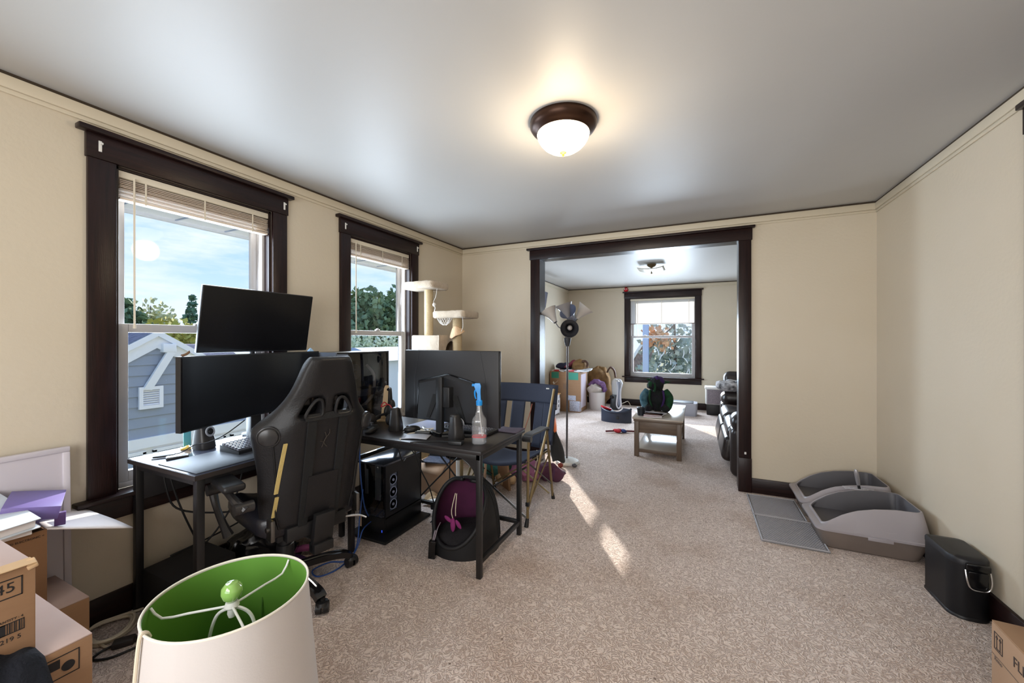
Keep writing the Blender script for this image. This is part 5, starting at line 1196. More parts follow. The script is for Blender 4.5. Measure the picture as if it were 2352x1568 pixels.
def plush():
    t = thing('plush_toy', 'dark green and purple plush creature sitting on the coffee table', 'plush toy', (-.47, 5.30, .452), rz=.15)
    dk = M('black_plum_plush', (24, 13, 28), .95, var=1, vscale=14, c2=(14, 28, 20), bump=.8, bscale=70); gr = M('green_plush', (24, 78, 44), .95, var=.8, vscale=16, c2=(10, 34, 20), bump=.6, bscale=80); pu = M('violet_plush', (62, 34, 92), .95, var=.8, vscale=18, c2=(48, 24, 80), bump=.6, bscale=80)
    obj('body', B().ball((0, 0, .14), (.125, .11, .15), 30, 20).rough(.03, 14), dk, t, ang=180)
    obj('head', B().ball((.0, -.02, .33), (.095, .09, .09), 28, 18).ball((-.06, -.075, .315), (.055, .06, .045), 20, 14).rough(.02, 18), dk, t, ang=180)
    obj('crown', B().ball((.02, .0, .37), (.085, .08, .06), 24, 14).rough(.02, 20), pu, t, ang=180)
    obj('ear', B().loft([[Vector((.085+x, y, .36+z)) for x, y, z in ((0, -.03, .02), (0, .03, .02), (0, .02, -.03), (0, -.02, -.03))], [Vector((.17, 0, .365)), Vector((.17, .004, .365)), Vector((.17, .004, .358)), Vector((.17, 0, .358))]]), gr, t)
    obj('ear', B().loft([[Vector((-.07+x, y, .38+z)) for x, y, z in ((0, -.03, .02), (0, .03, .02), (0, .02, -.03), (0, -.02, -.03))], [Vector((-.12, -.03, .40)), Vector((-.12, -.026, .40)), Vector((-.12, -.026, .39)), Vector((-.12, -.03, .39))]]), gr, t)
    obj('muzzle', B().ball((-.075, -.105, .33), (.03, .028, .045), 16, 10).tube([(-.03, -.115, .36), (-.02, -.12, .30), (-.03, -.11, .25)], .014, 8, 4), gr, t, ang=180)
    for sg in (-1, 1):
        obj('arm', B().tube([(sg*.10, 0, .24), (sg*.15, -.04, .17), (sg*.14, -.08, .08), (sg*.11, -.11, .03)], [.05, .05, .045, .04], 14, 5), gr if sg > 0 else M('teal_plush', (30, 70, 84), .95, var=.7, vscale=20, c2=(110, 140, 150), bump=.6, bscale=80), t, ang=180)
        obj('leg', B().tube([(sg*.06, 0, .06), (sg*.09, -.09, .05), (sg*.11, -.16, .035)], [.055, .05, .035], 14, 5), dk, t, ang=180)
        obj('stripe', B().tube([(sg*.075, -.075, .26), (sg*.085, -.105, .16), (sg*.06, -.115, .06)], .013, 8, 4), pu if sg > 0 else gr, t, ang=180)
plush()
t = thing('drinking_cup', 'black tumbler on the near left corner of the coffee table', 'cup', (-.60, 4.87, .452))
obj('cup_body', B().lathe([(0, 0), (.040, 0), (.048, .085), (.049, .092), (.044, .092), (.036, .006), (0, .006)], (0, 0, 0), 28), M('blue_black_cup', (24, 30, 38), .35), t)
random.seed(5)
MG = [('pink edged magazine under the loose mail on the coffee table', (206, 150, 160), (-.47, 4.85), .1), ('folded brown magazine on the pile on the coffee table', (120, 84, 70), (-.46, 4.88), -.05), ('grey magazine with pale cover under the cup', (166, 168, 176), (-.52, 4.93), .25), ('white printed leaflet on top of the pile on the coffee table', (226, 224, 224), (-.44, 4.96), -.3)]
z = .4525
for k, (lb, c, (x, y), r) in enumerate(MG):
    if k == 2: x, y, z = -.58, 5.06, .4525
    t = thing('magazine', lb, 'magazine', (x, y, z), rz=r); z += .012
    obj('pages', B().box((0, 0, .005), (.20, .15, .009)), paper_m, t)
    obj('cover', B().box((0, 0, .0103), (.202, .152, .0012)), M('cover_%d' % k, c, .35, var=.8, vscale=18, c2=(90, 60, 60)), t)
t = thing('envelope', 'white envelopes fanned behind the cup on the coffee table', 'envelope', (-.60, 5.16, .453), rz=.5)
obj('sheet', B().box((0, 0, .003), (.22, .11, .003)).box((.02, .02, .007), (.22, .11, .003), rot=(0, .03, .4)), paper_m, t)
t = thing('cat_toy', 'red and navy fabric toy on the carpet left of the coffee table', 'toy', (-1.0, 5.86, 0))
obj('stick', B().tube([(-1.20, 5.75, .02), (-1.08, 5.80, .025), (-.95, 5.88, .02), (-.74, 5.93, .02)], .012, 8, 4), M('maroon_fabric', (90, 26, 34), .8), t, **Wd)
obj('bow', B().ball((-1.03, 5.82, .03), (.07, .03, .028), 18, 10, rot=(0, 0, .8)).ball((-1.05, 5.80, .03), (.07, .03, .026), 18, 10, rot=(0, 0, -.5)), M('red_felt', (168, 32, 44), .85), t, **Wd)
obj('bow', B().ball((-.96, 5.83, .03), (.06, .03, .026), 18, 10, rot=(0, 0, -.7)), M('navy_felt', (34, 44, 90), .85), t, **Wd)
t = thing('soft_ball', 'small dark ball on the carpet beside the coffee table leg', 'ball', (-.78, 6.1, 0))
obj('ball_body', B().ball((0, 0, .04), .04, 18, 12), M('navy_rubber', (36, 42, 70), .6), t)
t = thing('rocker_seat', 'curved navy plastic rocker with red padding on the carpet', 'rocker', (-1.20, 6.5, 0))
def arc(r, z, a0=-2.50, a1=-.64, n=16): return [Vector((-1.20+r*math.cos(a0+(a1-a0)*k/n)*1.05, 6.72+r*math.sin(a0+(a1-a0)*k/n)*.85, z)) for k in range(n+1)]
def band(r0, r1, z0, z1):
    A0, A1 = arc(r0, 0), arc(r1, 0); n = len(A0)
    return [[Vector((A0[i].x, A0[i].y, z0)), Vector((A1[i].x, A1[i].y, z0)), Vector((A1[i].x, A1[i].y, z1(i/(n-1)))), Vector((A0[i].x, A0[i].y, z1(i/(n-1))))] for i in range(n)]
obj('shell', B().loft(band(.12, .29, 0, lambda u: .16+.06*(2*u-1)**2)), M('navy_plastic', (34, 42, 58), .35), t, ang=40, **Wd)
obj('lip', B().tube([v+Vector((0, 0, .165+.06*(2*k/16-1)**2)) for k, v in enumerate(arc(.285, 0))], .016, 8, 2), M('navy_plastic'), t, **Wd)
obj('red_pad', B().box((-1.37, 6.60, .215), (.16, .12, .03), rot=(.0, .3, .5), bev=.008), red_m, t, **Wd)
obj('latch', B().box((-1.16, 6.462, .09), (.04, .02, .05), bev=.006), blk_plastic, t, **Wd)
t = thing('tower_heater', 'silver and black curved tower heater standing by the far wall', 'heater', (-1.43, 7.78, 0), rz=-.1)
obj('base', B().loft([[Vector((x*s, y*s, z)) for x, y in rrect(-.09, .09, -.11, .11, .05, 5)] for z, s in ((0, 1), (.02, 1.02), (.26, .86), (.28, .8))]), blk_plastic, t)
def th(z, w, yo): return [Vector((w*math.cos(a)+.0, yo+.055*math.sin(a), z)) for a in [2*PI*k/22 for k in range(22)]]
obj('body', B().loft([th(.20, .08, .05), th(.3, .085, .04), th(.44, .085, .02), th(.54, .07, .0), th(.585, .035, -.01)]), M('pale_silver_plastic', (186, 184, 180), .3), t, ang=60)
obj('front_arch', B().tube([(.08, -.09, .03), (.13, -.10, .10), (.12, -.10, .25), (.12, -.08, .40), (.13, -.03, .50), (.08, .0, .575), (.02, -.02, .56), (.05, -.06, .48), (.06, -.09, .30), (.05, -.11, .10), (.08, -.09, .03)], .015, 10, 4), M('silver_trim', (206, 206, 212), .25, metal=.4), t)
obj('front_grille', B().grid(lambda u, v: Vector((.055+.055*u, -.085-.01*math.sin(PI*u)+.06*max(v-.5, 0), .08+.46*v)), 4, 10), M('grey_grille', (120, 124, 136), .35), t, solid=.006)
obj('dial', B().cyl((-.05, -.10, .25), (-.05, -.125, .25), .03, seg=18), blk_gloss, t)
obj('power_lead', B().tube([(.0, .12, .05), (.10, .2, .10), (.16, .3, .12), (.2, .35, .02)], .005, 6, 5), white_cord, t)
t = thing('waste_bin', 'round white bin by the cardboard box in the far corner', 'bin', (-1.765, 7.65, 0))
obj('bin_body', B().lathe([(0, 0), (.145, 0), (.158, .33), (.162, .335), (.15, .335), (.138, .02), (0, .02)], (0, 0, 0), 40), M('milky_white_plastic', (220, 216, 214), .45), t)
t = thing('cloth_heap', 'white and purple clothes heaped in the white bin', 'clothes', (-1.77, 7.65, .33))
obj('white_cloth', B().ball((-1.80, 7.62, .38), (.14, .12, .11), 26, 16).rough(.05, 12), white_fab, t, **Wd)
obj('purple_cloth', B().tube([(-1.90, 7.60, .45), (-1.80, 7.62, .53), (-1.68, 7.64, .50), (-1.62, 7.66, .38), (-1.64, 7.66, .34)], [.05, .05, .055, .05, .04], 12, 5).rough(.03, 14), M('violet_cloth', (74, 30, 96), .9, var=.6, vscale=12, c2=(200, 180, 206)), t, ang=180, **Wd)
t = thing('corduroy_bag', 'tan corduroy bag slumped behind the white bin', 'bag', (-1.75, 8.0, 0))
obj('bag_body', B().ball((-1.80, 8.02, .40), (.24, .20, .42), 32, 22).rough(.07, 6).rough(.015, 26), brown_fab, t, ang=180, **Wd)
obj('bag_strap', B().strip([(-1.62, 7.9, .70), (-1.55, 7.88, .80), (-1.48, 7.90, .74), (-1.46, 7.93, .60)], .06, .03, (0, 1, .2), 4), M('dark_brown_strap', (70, 44, 28), .8), t, **Wd)
t = thing('cardboard_box', 'large cardboard box with green labels in the far left corner', 'box', (-2.24, 7.35, 0))
carton(t, (-2.535, 7.10, 0), (-1.945, 7.60, .745), top_m=card_l)
gl = M('green_label', (48, 134, 112), .6); ly = 7.0985
obj('green_label', B().bb((-2.505, ly, .62), (-2.36, ly+.001, .735)), gl, t, **Wd)
obj('green_label', B().bb((-2.17, ly, .60), (-1.985, ly+.001, .735)), gl, t, **Wd)
obj('printed_symbol', B().strip([(-2.47, ly, .55), (-2.45, ly, .51), (-2.38, ly, .57)], .03, .001, (.5, 0, .6)), M('white_print', (232, 226, 214), .7), t, **Wd)
b = B()
for k in range(5): b.bb((-2.27+.012*k, ly, .42+.0*k), (-2.265+.012*k, ly+.001, .53-.03*(k % 2)))
obj('printed_symbol', b, M('pale_print'), t, **Wd)
wl = M('white_shipping_label', (206, 206, 214), .6, var=1, vscale=50, c2=(140, 146, 170))
obj('shipping_label', B().bb((-2.19, ly-.0005, .22), (-2.03, ly+.001, .31)), wl, t, **Wd)
obj('shipping_label', B().bb((-2.15, ly-.0005, .02), (-1.955, ly+.001, .21)).bb((-1.9455, 7.10, .02), (-1.944, 7.16, .20)), wl, t, **Wd)
obj('shipping_label', B().bb((-1.9455, 7.15, .08), (-1.944, 7.5, .70)), M('pale_violet_tape', (196, 184, 196), .4), t, **Wd)
for k, (x, w, c, lb) in enumerate(((-2.36, .24, (214, 206, 196), 'folded newspaper with red print at the left on the large box'), (-2.09, .30, (226, 224, 228), 'white newspaper with red headline on the large box'), (-1.90, .24, (234, 234, 236), 'open white newspaper overhanging the corner of the large box'))):
    t = thing('newspaper', lb, 'newspaper', (x, 7.25, .748), rz=.1*(k-1))
    obj('sheets', B().grid(lambda u, v: Vector(((u-.5)*w, (v-.5)*.34, .012+.02*math.sin(4*u+k)*math.sin(3*v+1)+.014*k*(u))), 10, 8), M('newsprint_%d' % k, c, .7, var=1, vscale=9, c2=(150, 150, 156)), t, solid=.016)
    if k < 2: obj('red_headline', B().box((-.02, -.172, .022), (.10, .004, .026)).box((-.02, -.10, .0335), (.11, .07, .003)), red_m, t)
t = thing('hat', 'tan corduroy hat on top of the large box', 'hat', (-2.08, 7.40, .765))
obj('hat_body', B().ball((-2.06, 7.42, .85), (.17, .13, .12), 28, 18).rough(.05, 9), brown_fab, t, ang=180, **Wd)
obj('brim', B().tube([(-1.98, 7.34, .93), (-1.92, 7.35, .94), (-1.88, 7.38, .89), (-1.90, 7.38, .83)], .022, 10, 4), M('dark_brown_strap'), t, **Wd)
t = thing('folded_scarf', 'navy and maroon scarf beside the tan hat on the large box', 'scarf', (-2.32, 7.42, .765))
obj('navy_part', B().ball((-2.36, 7.44, .82), (.16, .11, .075), 26, 16).rough(.04, 10), M('navy_cloth', (40, 40, 62), .9), t, ang=180, **Wd)
obj('maroon_part', B().ball((-2.23, 7.38, .86), (.13, .09, .045), 26, 16, rot=(0, -.6, 0)).rough(.03, 10), M('maroon_cloth', (110, 40, 52), .9), t, ang=180, **Wd)
t = thing('toy_kitchen', 'white framed wooden toy oven at the far left wall', 'toy', (-2.39, 6.6, 0))
x0, x1, y0, y1 = -2.535, -2.25, 6.35, 6.85
b = B()
for y in (y0, y1-.03): b.bb((x0, y, 0), (x1, y+.03, .36), .004)
b.bb((x1-.02, y0, .29), (x1, y1, .36), .003).bb((x1-.02, y0, .03), (x1, y1, .10), .003).bb((x1-.02, y1-.15, .10), (x1, y1-.03, .29), .003)
obj('frame', b, M('white_painted_wood', (224, 222, 226), .4), t, **Wd)
obj('top_board', B().bb((x0, y0-.01, .36), (x1+.01, y1+.01, .378), .004), M('honey_wood', (206, 160, 108), .5, var=.6, vscale=8, c2=(184, 136, 86)), t, **Wd)
obj('back_board', B().bb((x0, y0+.03, .03), (x0+.01, y1-.03, .36)).bb((x0, y0+.03, .08), (x1-.02, y1-.03, .09)), M('brown_board', (96, 62, 42), .6), t, **Wd)
for z in (.14, .22): obj('black_slot', B().box((x1+.001, y1-.085, z+.02), (.004, .035, .05), bev=.002), blk_plastic, t, **Wd)
obj('red_playfood', B().ball((x0+.12, y0+.15, .12), (.06, .09, .04), 18, 10).rough(.02, 20), M('rust_playfood', (150, 70, 50), .6), t, **Wd)
t = thing('orange_bag', 'bright orange bag with dark strap on the carpet behind the camp chair', 'bag', (-1.86, 5.08, 0))
obj('bag_body', B().loft([[Vector((x*s-1.87, y*s+5.08, z)) for x, y in rrect(-.14, .14, -.09, .09, .05, 5)] for z, s in ((0, .9), (.03, 1.02), (.18, 1.0), (.28, .92), (.30, .7))]).rough(.02, 14), orange_m, t, ang=60, **Wd)
obj('dark_strap', B().strip([(-1.99, 4.985, .26), (-1.86, 4.975, .27), (-1.76, 5.0, .26), (-1.742, 5.02, .16), (-1.745, 5.02, .04)], .02, .006, (0, -.3, 1), 4), M('rust_strap', (120, 54, 20), .7), t, **Wd)
obj('white_label', B().box((-1.80, 4.978, .06), (.09, .006, .02)), white_pl, t, **Wd)
t = thing('soap_bottle', 'small white bottle with black cap behind the camp chair', 'bottle', (-2.40, 6.95, 0))
obj('bottle_body', B().lathe([(0, 0), (.03, 0), (.03, .40), (.014, .45), (0, .45)], (0, 0, 0), 20), white_pl, t); obj('cap', B().lathe([(0, .45), (.02, .45), (.02, .49), (0, .49)], (0, 0, 0), 16), blk_plastic, t)
t = thing('storage_tote', 'low grey tote with dark lid behind the coffee table', 'tote', (-.22, 7.72, 0))
obj('tote_body', B().loft([[Vector((x*s-.20, y*s+7.74, z)) for x, y in rrect(-.21, .21, -.16, .16, .04, 5)] for z, s in ((0, .92), (.03, .95), (.19, 1.0), (.225, .97))]), M('light_grey_plastic', (160, 160, 168), .35), t, ang=50, **Wd)
obj('lid_panel', B().bb((-.40, 7.60, .222), (-.06, 7.88, .236), .005), dgrey_pl, t, **Wd)
t = thing('air_purifier', 'white topped air purifier with fabric grille against the far wall', 'purifier', (.25, 8.0, 0))
obj('housing', B().bb((.135, 7.86, .19), (.42, 8.1, .46), .015).bb((.125, 7.85, .46), (.43, 8.11, .505), .012), white_pl, t, **Wd)
obj('grille', B().bb((.16, 7.852, .20), (.41, 7.862, .455), .004), M('speckled_grille', (150, 138, 142), .8, var=1, vscale=130, c2=(96, 88, 96)), t, **Wd)
obj('plinth', B().bb((.155, 7.88, 0), (.40, 8.08, .19), .01), blk_plastic, t, **Wd)
def sofa():
    t = thing('recliner_sofa', 'dark leather reclining sofa along the right side of the far room', 'sofa', (.75, 5.35, 0))
    def cushion(nm, c, s, rot=None, bev=.06, par=t): return obj(nm, B().box(c, s, rot, bev, 5).rough(.012, 7), sofa_lea, par, ang=180, **Wd)
    obj('plinth', B().bb((.42, 4.5, .0), (1.24, 6.25, .22), .02), sofa_lea, t, **Wd)
    for y in (4.48, 6.27):
        a = cushion('arm', (.76, y, .25), (.93, .24, .50), None, .07)
        cushion('arm_pad', (.70, y, .53), (.80, .27, .20), None, .09, a)
    for y in (4.99, 5.77):
        cushion('seat_cushion', (.64, y, .36), (.72, .74, .24), (0, -.05, 0), .09)
        cushion('foot_panel', (.30, y, .21), (.12, .72, .26), (0, .18, 0), .05)
        cushion('back_cushion', (1.02, y, .72), (.28, .74, .55), (0, .12, 0), .11)
        cushion('head_cushion', (1.06, y, .98), (.24, .72, .22), (0, .12, 0), .09)
sofa()
t = thing('patterned_pillow', 'black and white leaf patterned pillow on the sofa arm', 'pillow', (.40, 6.27, .64))
obj('cover', B().ball((.42, 6.24, .70), (.19, .13, .085), 28, 18).rough(.03, 9), M('zebra_print', (24, 23, 26), .8, var=1, vscale=16, c2=(226, 224, 228)), t, ang=180, **Wd)
t = thing('knit_blanket', 'black and white knit blanket on the sofa behind the pillow', 'blanket', (.62, 6.22, .64))
obj('cover', B().ball((.64, 6.2, .72), (.18, .15, .11), 28, 18).rough(.04, 10), M('mottled_knit', (220, 218, 222), .9, var=1, vscale=22, c2=(40, 40, 46)), t, ang=180, **Wd)
t = thing('recliner_chair', 'dark leather armchair with rounded back in the far right corner', 'armchair', (.80, 7.35, 0))
obj('seat', B().box((.80, 7.30, .25), (.75, .75, .46), None, .08, 4), sofa_lea, t, ang=180, **Wd)
obj('backrest', B().box((.74, 7.62, .55), (.68, .22, .52), (-.15, 0, 0), .10, 5).rough(.012, 7), sofa_lea, t, ang=180, **Wd)
t = thing('wall_screen', 'dark flat panel tilted on a bracket high on the far left wall', 'screen', (-2.50, 6.2, 2.0))
obj('panel', B().box((-2.36, 6.1, 2.03), (.03, .62, .26), rot=(0, .16, 0), bev=.004), M('blue_grey_screen', (96, 102, 122), .2), t, **Wd)
obj('bezel', B().box((-2.368, 6.1, 2.028), (.03, .635, .275), rot=(0, .16, 0), bev=.004), blk_plastic, t, **Wd)
obj('bracket', B().box((-2.47, 6.1, 2.10), (.18, .06, .06)).box((-2.548, 6.1, 2.10), (.02, .12, .26)).box((-2.42, 6.36, 2.21), (.02, .02, .09)), blk_metal, t, **Wd)
t = thing('red_ornament', 'glossy red ornament on the corner of the far window head', 'ornament', (-1.325, 8.345, 2.331))
obj('body', B().ball((0, 0, .035), (.045, .04, .035), 20, 12).ball((0, 0, .068), (.034, .03, .026), 18, 10), M('glossy_red', (190, 18, 34), .2), t)
for sg in (-1, 1): obj('eye', B().ball((sg*.018, -.034, .052), (.010, .006, .012), 10, 8), paper_m, t)

# ================================================================== OUTSIDE THE WINDOWS
struct('ground', B().bb((-140, -60, -3.4), (60, 140, -3.3)), M('autumn_grass', (122, 130, 92), .95, var=1, vscale=.3, c2=(150, 148, 118)))
# our own eave above the left windows
sof_m = M('pale_vinyl_soffit', (232, 238, 248), .5)
e = struct('eave_1', B().bb((-3.10, YR, 2.13), (XL-T, 9.0, 2.16)).bb((-3.13, YR, 2.11), (-3.10, 9.0, 2.25)), sof_m)
b = B()
for k in range(34): b.bb((-3.10, -1.0+.3*k, 2.124), (XL-T, -.99+.3*k, 2.130))
obj('soffit_ribs', b, M('soffit_shadow_line', (150, 166, 196), .6), e)['kind'] = 'stuff'
# neighbour's house: gable end seen from the left window
t = thing('neighbour_house', 'grey sided neighbouring house with white gable trim and louvred vent', 'house', (-8.5, 3.32, -3.3))
Wd = dict(world=True)
side_m = M('blue_grey_siding', (150, 160, 176), .7); trim_w = M('white_house_trim', (240, 243, 248), .5); shg_m = M('grey_shingles', (132, 130, 146), .9, var=1, vscale=14, c2=(96, 94, 112))
GX, AY, AZ, SL = -7.5, 3.14, 1.44, .634
zb = -.12
def half(z): return max((AZ-.02-z)/SL, .02)
z = zb; hb = .155
while z < AZ-.12:
    z1 = min(z+hb, AZ-.06)
    a0, a1 = half(z), half(z1)
    b = B().loft([[Vector((GX-.05, AY-a0, z)), Vector((GX-.05, AY+a0, z)), Vector((GX-.05, AY+a1, z1)), Vector((GX-.05, AY-a1, z1))], [Vector((GX+.022, AY-a0, z)), Vector((GX+.022, AY+a0, z)), Vector((GX+.004, AY+a1, z1)), Vector((GX+.004, AY-a1, z1))]])
    obj('siding_board', b, side_m, t, **Wd); z = z1
for sg in (-1, 1):
    def P(d, x): 
        q = d
        return Vector((x, AY+sg*q, AZ+.05-SL*q))
    E_ = 2.75
    for nm, x0, x1, dn, up_, mm in (('rake_board', GX, GX+.05, .27, .0, trim_w), ('rake_moulding', GX+.05, GX+.10, .09, -.0, trim_w)):
        b = B().loft([[P(0, x0)-Vector((0, 0, dn)), P(0, x1)-Vector((0, 0, dn)), P(0, x1), P(0, x0)], [P(E_, x0)-Vector((0, 0, dn)), P(E_, x1)-Vector((0, 0, dn)), P(E_, x1), P(E_, x0)]])
        obj(nm, b, mm, t, **Wd)
    dz = Vector((0, 0, .06))
    b = B().loft([[P(0, -16)-dz, P(0, GX+.09)-dz, P(0, GX+.09), P(0, -16)], [P(E_+.1, -16)-dz, P(E_+.1, GX+.09)-dz, P(E_+.1, GX+.09), P(E_+.1, -16)]])
    obj('roof', b, shg_m, t, **Wd)
obj('frieze_board', B().bb((GX-.02, AY-2.3, zb-.15), (GX+.06, AY+2.3, zb)), trim_w, t, **Wd)
obj('lower_wall', B().bb((GX-.05, AY-2.3, -3.3), (GX, AY+2.3, zb-.15)), trim_w, t, **Wd)
obj('apex_block', B().bb((GX+.0, 3.19, 1.15), (GX+.12, 3.36, 1.285), .01), trim_w, t, **Wd)
obj('vent_chute', B().strip([(GX+.09, 3.30, 1.16), (GX+.05, 3.02, .60)], .10, .05, (0, 1, -.3)), trim_w, t, **Wd)
b = B()
vy0, vy1, vz0, vz1 = 2.925, 3.215, .31, .64
for a0, a1, c0, c1 in ((vy0, vy0+.045, vz0, vz1), (vy1-.045, vy1, vz0, vz1), (vy0+.045, vy1-.045, vz1-.05, vz1), (vy0+.045, vy1-.045, vz0, vz0+.05)): b.bb((GX+.02, a0, c0), (GX+.06, a1, c1))
vt = obj('vent_frame', b, M('bright_white_trim', (242, 244, 250), .5), t, **Wd)
for k in range(7): obj('vent_slat', B().box((GX+.03, (vy0+vy1)/2, vz0+.066+.033*k), (.03, .20, .016), rot=(0, .4, 0)), M('bright_white_trim'), vt, world=True)
obj('vent_back', B().bb((GX+.012, vy0+.04, vz0+.04), (GX+.018, vy1-.04, vz1-.04)), M('vent_dark', (110, 126, 156), .7), vt, world=True)
for y0 in (2.55, 3.10, 3.65, 4.2):
    w = obj('porch_window', B().bb((GX-.0, y0, -1.3), (GX+.05, y0+.04, -.33)).bb((GX, y0+.42, -1.3), (GX+.05, y0+.46, -.33)).bb((GX, y0, -.36), (GX+.05, y0+.46, -.31)), trim_w, t, **Wd)
    obj('pane', B().bb((GX, y0+.04, -1.3), (GX+.012, y0+.42, -.36)), M('grey_house_glass', (150, 164, 186), .15), w, world=True)
# roof of the next house beyond
t = thing('distant_house', 'pale distant house with grey roof beyond the neighbouring gable', 'house', (-22, 9, -3.3))
obj('wall', B().bb((-24, 5.5, -3.3), (-18, 10.5, .2)), trim_w, t, **Wd)
obj('roof', B().loft([[Vector((-24.4, 5.2, .2)), Vector((-17.6, 5.2, .2)), Vector((-17.6, 10.8, .2)), Vector((-24.4, 10.8, .2))], [Vector((-22.5, 5.4, 1.15)), Vector((-19.5, 5.4, 1.15)), Vector((-19.5, 10.6, 1.15)), Vector((-22.5, 10.6, 1.15))]]), shg_m, t, ang=10, **Wd)
t = thing('distant_house', 'white distant house seen low through the window by the cat tree', 'house', (-16, 18, -3.3))
obj('wall', B().bb((-17.5, 14.5, -3.3), (-13.5, 19.4, .35)), M('white_far_siding', (232, 234, 238), .6), t, **Wd)
obj('roof', B().loft([[Vector((-17.8, 14.3, .35)), Vector((-13.2, 14.3, .35)), Vector((-13.2, 19.6, .35)), Vector((-17.8, 19.6, .35))], [Vector((-15.6, 14.4, .95)), Vector((-15.4, 14.4, .95)), Vector((-15.4, 19.5, .95)), Vector((-15.6, 19.5, .95))]]), M('pale_blue_roof', (150, 170, 200), .8), t, ang=10, **Wd)

def leaf_cloud(blobs, n, size, seed, flat=0):
    rnd = random.Random(seed); b = B(); bm = b.bm
    tot = sum(r[0]*r[1]*r[2] for _, r in blobs)
    for c, r in blobs:
        k = int(n*(r[0]*r[1]*r[2])/tot)+20
        for _ in range(k):
            v = Vector((rnd.gauss(0, 1), rnd.gauss(0, 1), rnd.gauss(0, 1))).normalized()*(.55+.5*rnd.random())
            p = Vector(c)+Vector((v.x*r[0], v.y*r[1], v.z*r[2]))
            u = Vector((rnd.gauss(0, 1), rnd.gauss(0, 1), rnd.gauss(0, 1)*(1-flat))).normalized(); w = u.orthogonal().normalized()
            w = (w*math.cos(rnd.random()*6)+u.cross(w)*math.sin(rnd.random()*6)).normalized(); s = size*(.6+.8*rnd.random())
            q = [p+u*s, p+w*s*.6, p-u*s*.7, p-w*s*.6]
            bm.faces.new([bm.verts.new(x) for x in q])
    return b
def leaf_mat(nm, c, c2, sc=.7): return M(nm, c, .8, var=1, vscale=sc, c2=c2)
def tree(name, label, x, y, z0, h, w, m, n=1500, size=.3, kind='round', trunk=True, grp=None, seed=1):
    t = thing(name, label, 'tree', (x, y, z0), group=grp)
    rnd = random.Random(seed)
    if kind == 'round':
        blobs = [((0, 0, h*.62), (w*.5, w*.5, h*.36))]+[((rnd.uniform(-.33, .33)*w, rnd.uniform(-.33, .33)*w, h*rnd.uniform(.5, .82)), (w*.24, w*.24, h*.17)) for _ in range(8)]
    elif kind == 'cone':
        blobs = [((0, 0, h*(.30+.68*k/10)), (w*.5*(1-k/10.6)*(1 if k % 2 else .8)+.06, w*.5*(1-k/10.6)*(1 if k % 2 else .8)+.06, h*.024)) for k in range(11)]
    else:
        blobs = [((0, 0, h*.5), (w*.5, w*.5, h*.5))]+[((rnd.uniform(-.4, .4)*w, rnd.uniform(-.4, .4)*w, h*rnd.uniform(.3, .8)), (w*.25, w*.25, h*.22)) for _ in range(6)]
    o = obj('foliage', leaf_cloud(blobs, n, size, seed), m, t, ang=5); o['kind'] = 'stuff'
    if trunk: obj('trunk', B().tube([(0, 0, 0), (.05, 0, h*.4), (0, .05, h*.92)], [w*.05, w*.035, .03], 8, 3), M('grey_bark', (110, 98, 90), .9), t)
    return t
dg = leaf_mat('dark_green_leaves', (96, 128, 104), (140, 156, 108)); yg = leaf_mat('yellow_green_leaves', (160, 168, 82), (206, 186, 96)); pg = leaf_mat('pale_olive_leaves', (186, 190, 146), (204, 200, 160)); bgm = leaf_mat('blue_green_needles', (76, 118, 108), (116, 146, 112)); hb_ = leaf_mat('hazy_green_leaves', (220, 234, 206), (230, 236, 214))
tree('tall_tree', 'slim dark tree at the left edge of the nearest window view', -40, 14.6, -3.3, 8.1, 3.0, dg, 1700, .36, seed=2)
tree('bare_tree', 'pale half bare tree behind the neighbouring gable', -42, 17.2, -3.3, 8.2, 4.6, pg, 1500, .22, seed=3)
tree('yellow_bush', 'broad yellow green tree above the neighbouring gable', -36, 16.0, -3.3, 6.3, 4.4, yg, 2200, .30, 'bush', seed=4)
tree('conifer', 'dark layered conifer to the right of the yellow green tree', -40, 19.3, -3.3, 8.5, 2.9, bgm, 2600, .28, 'cone', seed=5)
tree('low_bush', 'low dark bush at the foot of the conifer', -38, 17.9, -3.3, 5.6, 2.6, dg, 1000, .28, 'bush', seed=6)
tree('round_tree', 'rounded green tree left in the view by the cat tree', -25, 22.6, -3.3, 7.7, 3.4, dg, 1900, .30, seed=7)
tree('round_tree', 'tallest rounded green tree in the view by the cat tree', -25.5, 25.6, -3.3, 9.3, 3.6, dg, 2600, .30, seed=8)
tree('round_tree', 'rounded green tree right in the view by the cat tree', -25, 28.2, -3.3, 9.7, 3.4, dg, 2200, .30, seed=9)
t = thing('clipped_hedge', 'long pale hedge under the rounded trees', 'hedge', (-22, 22.4, -3.3))
rnd = random.Random(4)
b = leaf_cloud([((0, dy, 2.7), (.5, .9, 2.6)) for dy in (-3, -2, -1, 0, 1, 2)], 3600, .16, 11)
for v in b.bm.verts: v.co.z = min(v.co.z, 5.35)
obj('foliage', b, hb_, t, ang=5)['kind'] = 'stuff'
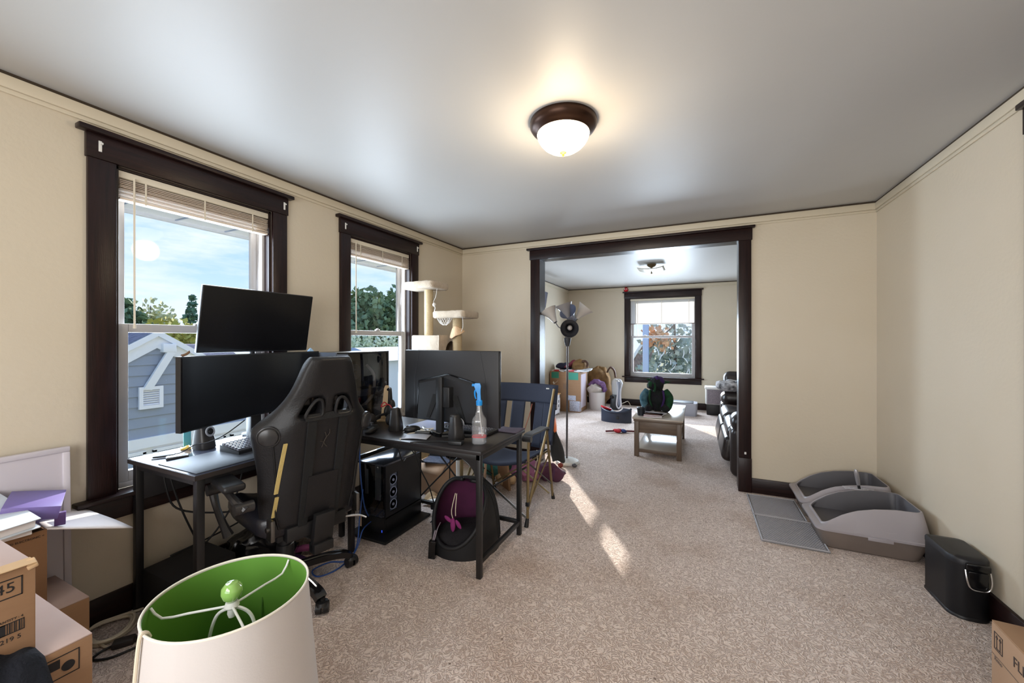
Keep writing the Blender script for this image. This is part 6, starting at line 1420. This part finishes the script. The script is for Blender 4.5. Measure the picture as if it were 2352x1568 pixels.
# seen through the far room window
tree('shrub', 'grey green shrub filling the far window', -.62, 12.6, -3.3, 5.8, 2.3, leaf_mat('grey_green_leaves', (150, 170, 164), (176, 186, 182), 3), 3400, .10, 'bush', seed=12)
t2 = tree('maple_branch', 'orange leaved branch hanging at the top of the far window', -.95, 12.0, .9, 1.0, .9, leaf_mat('orange_leaves', (220, 186, 152), (212, 158, 118), 4), 45, .09, 'bush', False, seed=13)
obj('twig', B().tube([(-.3, .2, .2), (0, 0, .5), (.4, 0, .9), (.7, .2, 1.4)], .02, 6, 3), M('grey_bark'), t2)
t = thing('bare_twigs', 'pale bare twigs in front of the grey green shrub', 'twigs', (-.6, 11.0, -.4))
rnd = random.Random(21)
b = B()
for k in range(16):
    p = Vector((-1.05+.95*rnd.random(), 11.0, .2+.9*rnd.random())); d = Vector((rnd.uniform(-.12, .12), 0, .10+.14*rnd.random()))
    b.tube([p, p+d*.5+Vector((.02, 0, 0)), p+d], [.012, .012, .004], 5, 3)
for k in range(5): b.tube([(-1.0+.22*k, 11.02, -3.3), (-.98+.2*k, 11.02, .2+.1*k)], .012, 5)
obj('twig', b, M('pale_twig', (214, 224, 236), .7), t, **Wd)['kind'] = 'stuff'
t = thing('porch_post', 'pale blue painted porch post outside the far window', 'post', (-1.165, 10.4, -3.3))
obj('post_shaft', B().bb((-1.235, 10.33, -3.3), (-1.10, 10.47, 2.6), .01), M('pale_blue_paint', (150, 176, 220), .6), t, **Wd)
t = thing('garden_gable', 'speckled brown shingled gable with white edge left in the far window', 'gable', (-2.2, 14.0, -3.3))
obj('gable_wall', B().prism([(-2.35, -3.3), (-1.35, -3.3), (-1.35, 1.35), (-1.55, 1.35), (-2.25, .3)], 13.9, 14.1, Matrix(((1, 0, 0, 0), (0, 0, 1, 0), (0, 1, 0, 0), (0, 0, 0, 1)))), M('speckled_shingle', (172, 150, 144), .9, var=1, vscale=14, c2=(120, 108, 110)), t, **Wd)
obj('edge_board', B().strip([(-2.28, 13.88, .25), (-1.57, 13.88, 1.38)], .09, .05, (1, 0, -.6)), trim_w, t, **Wd)
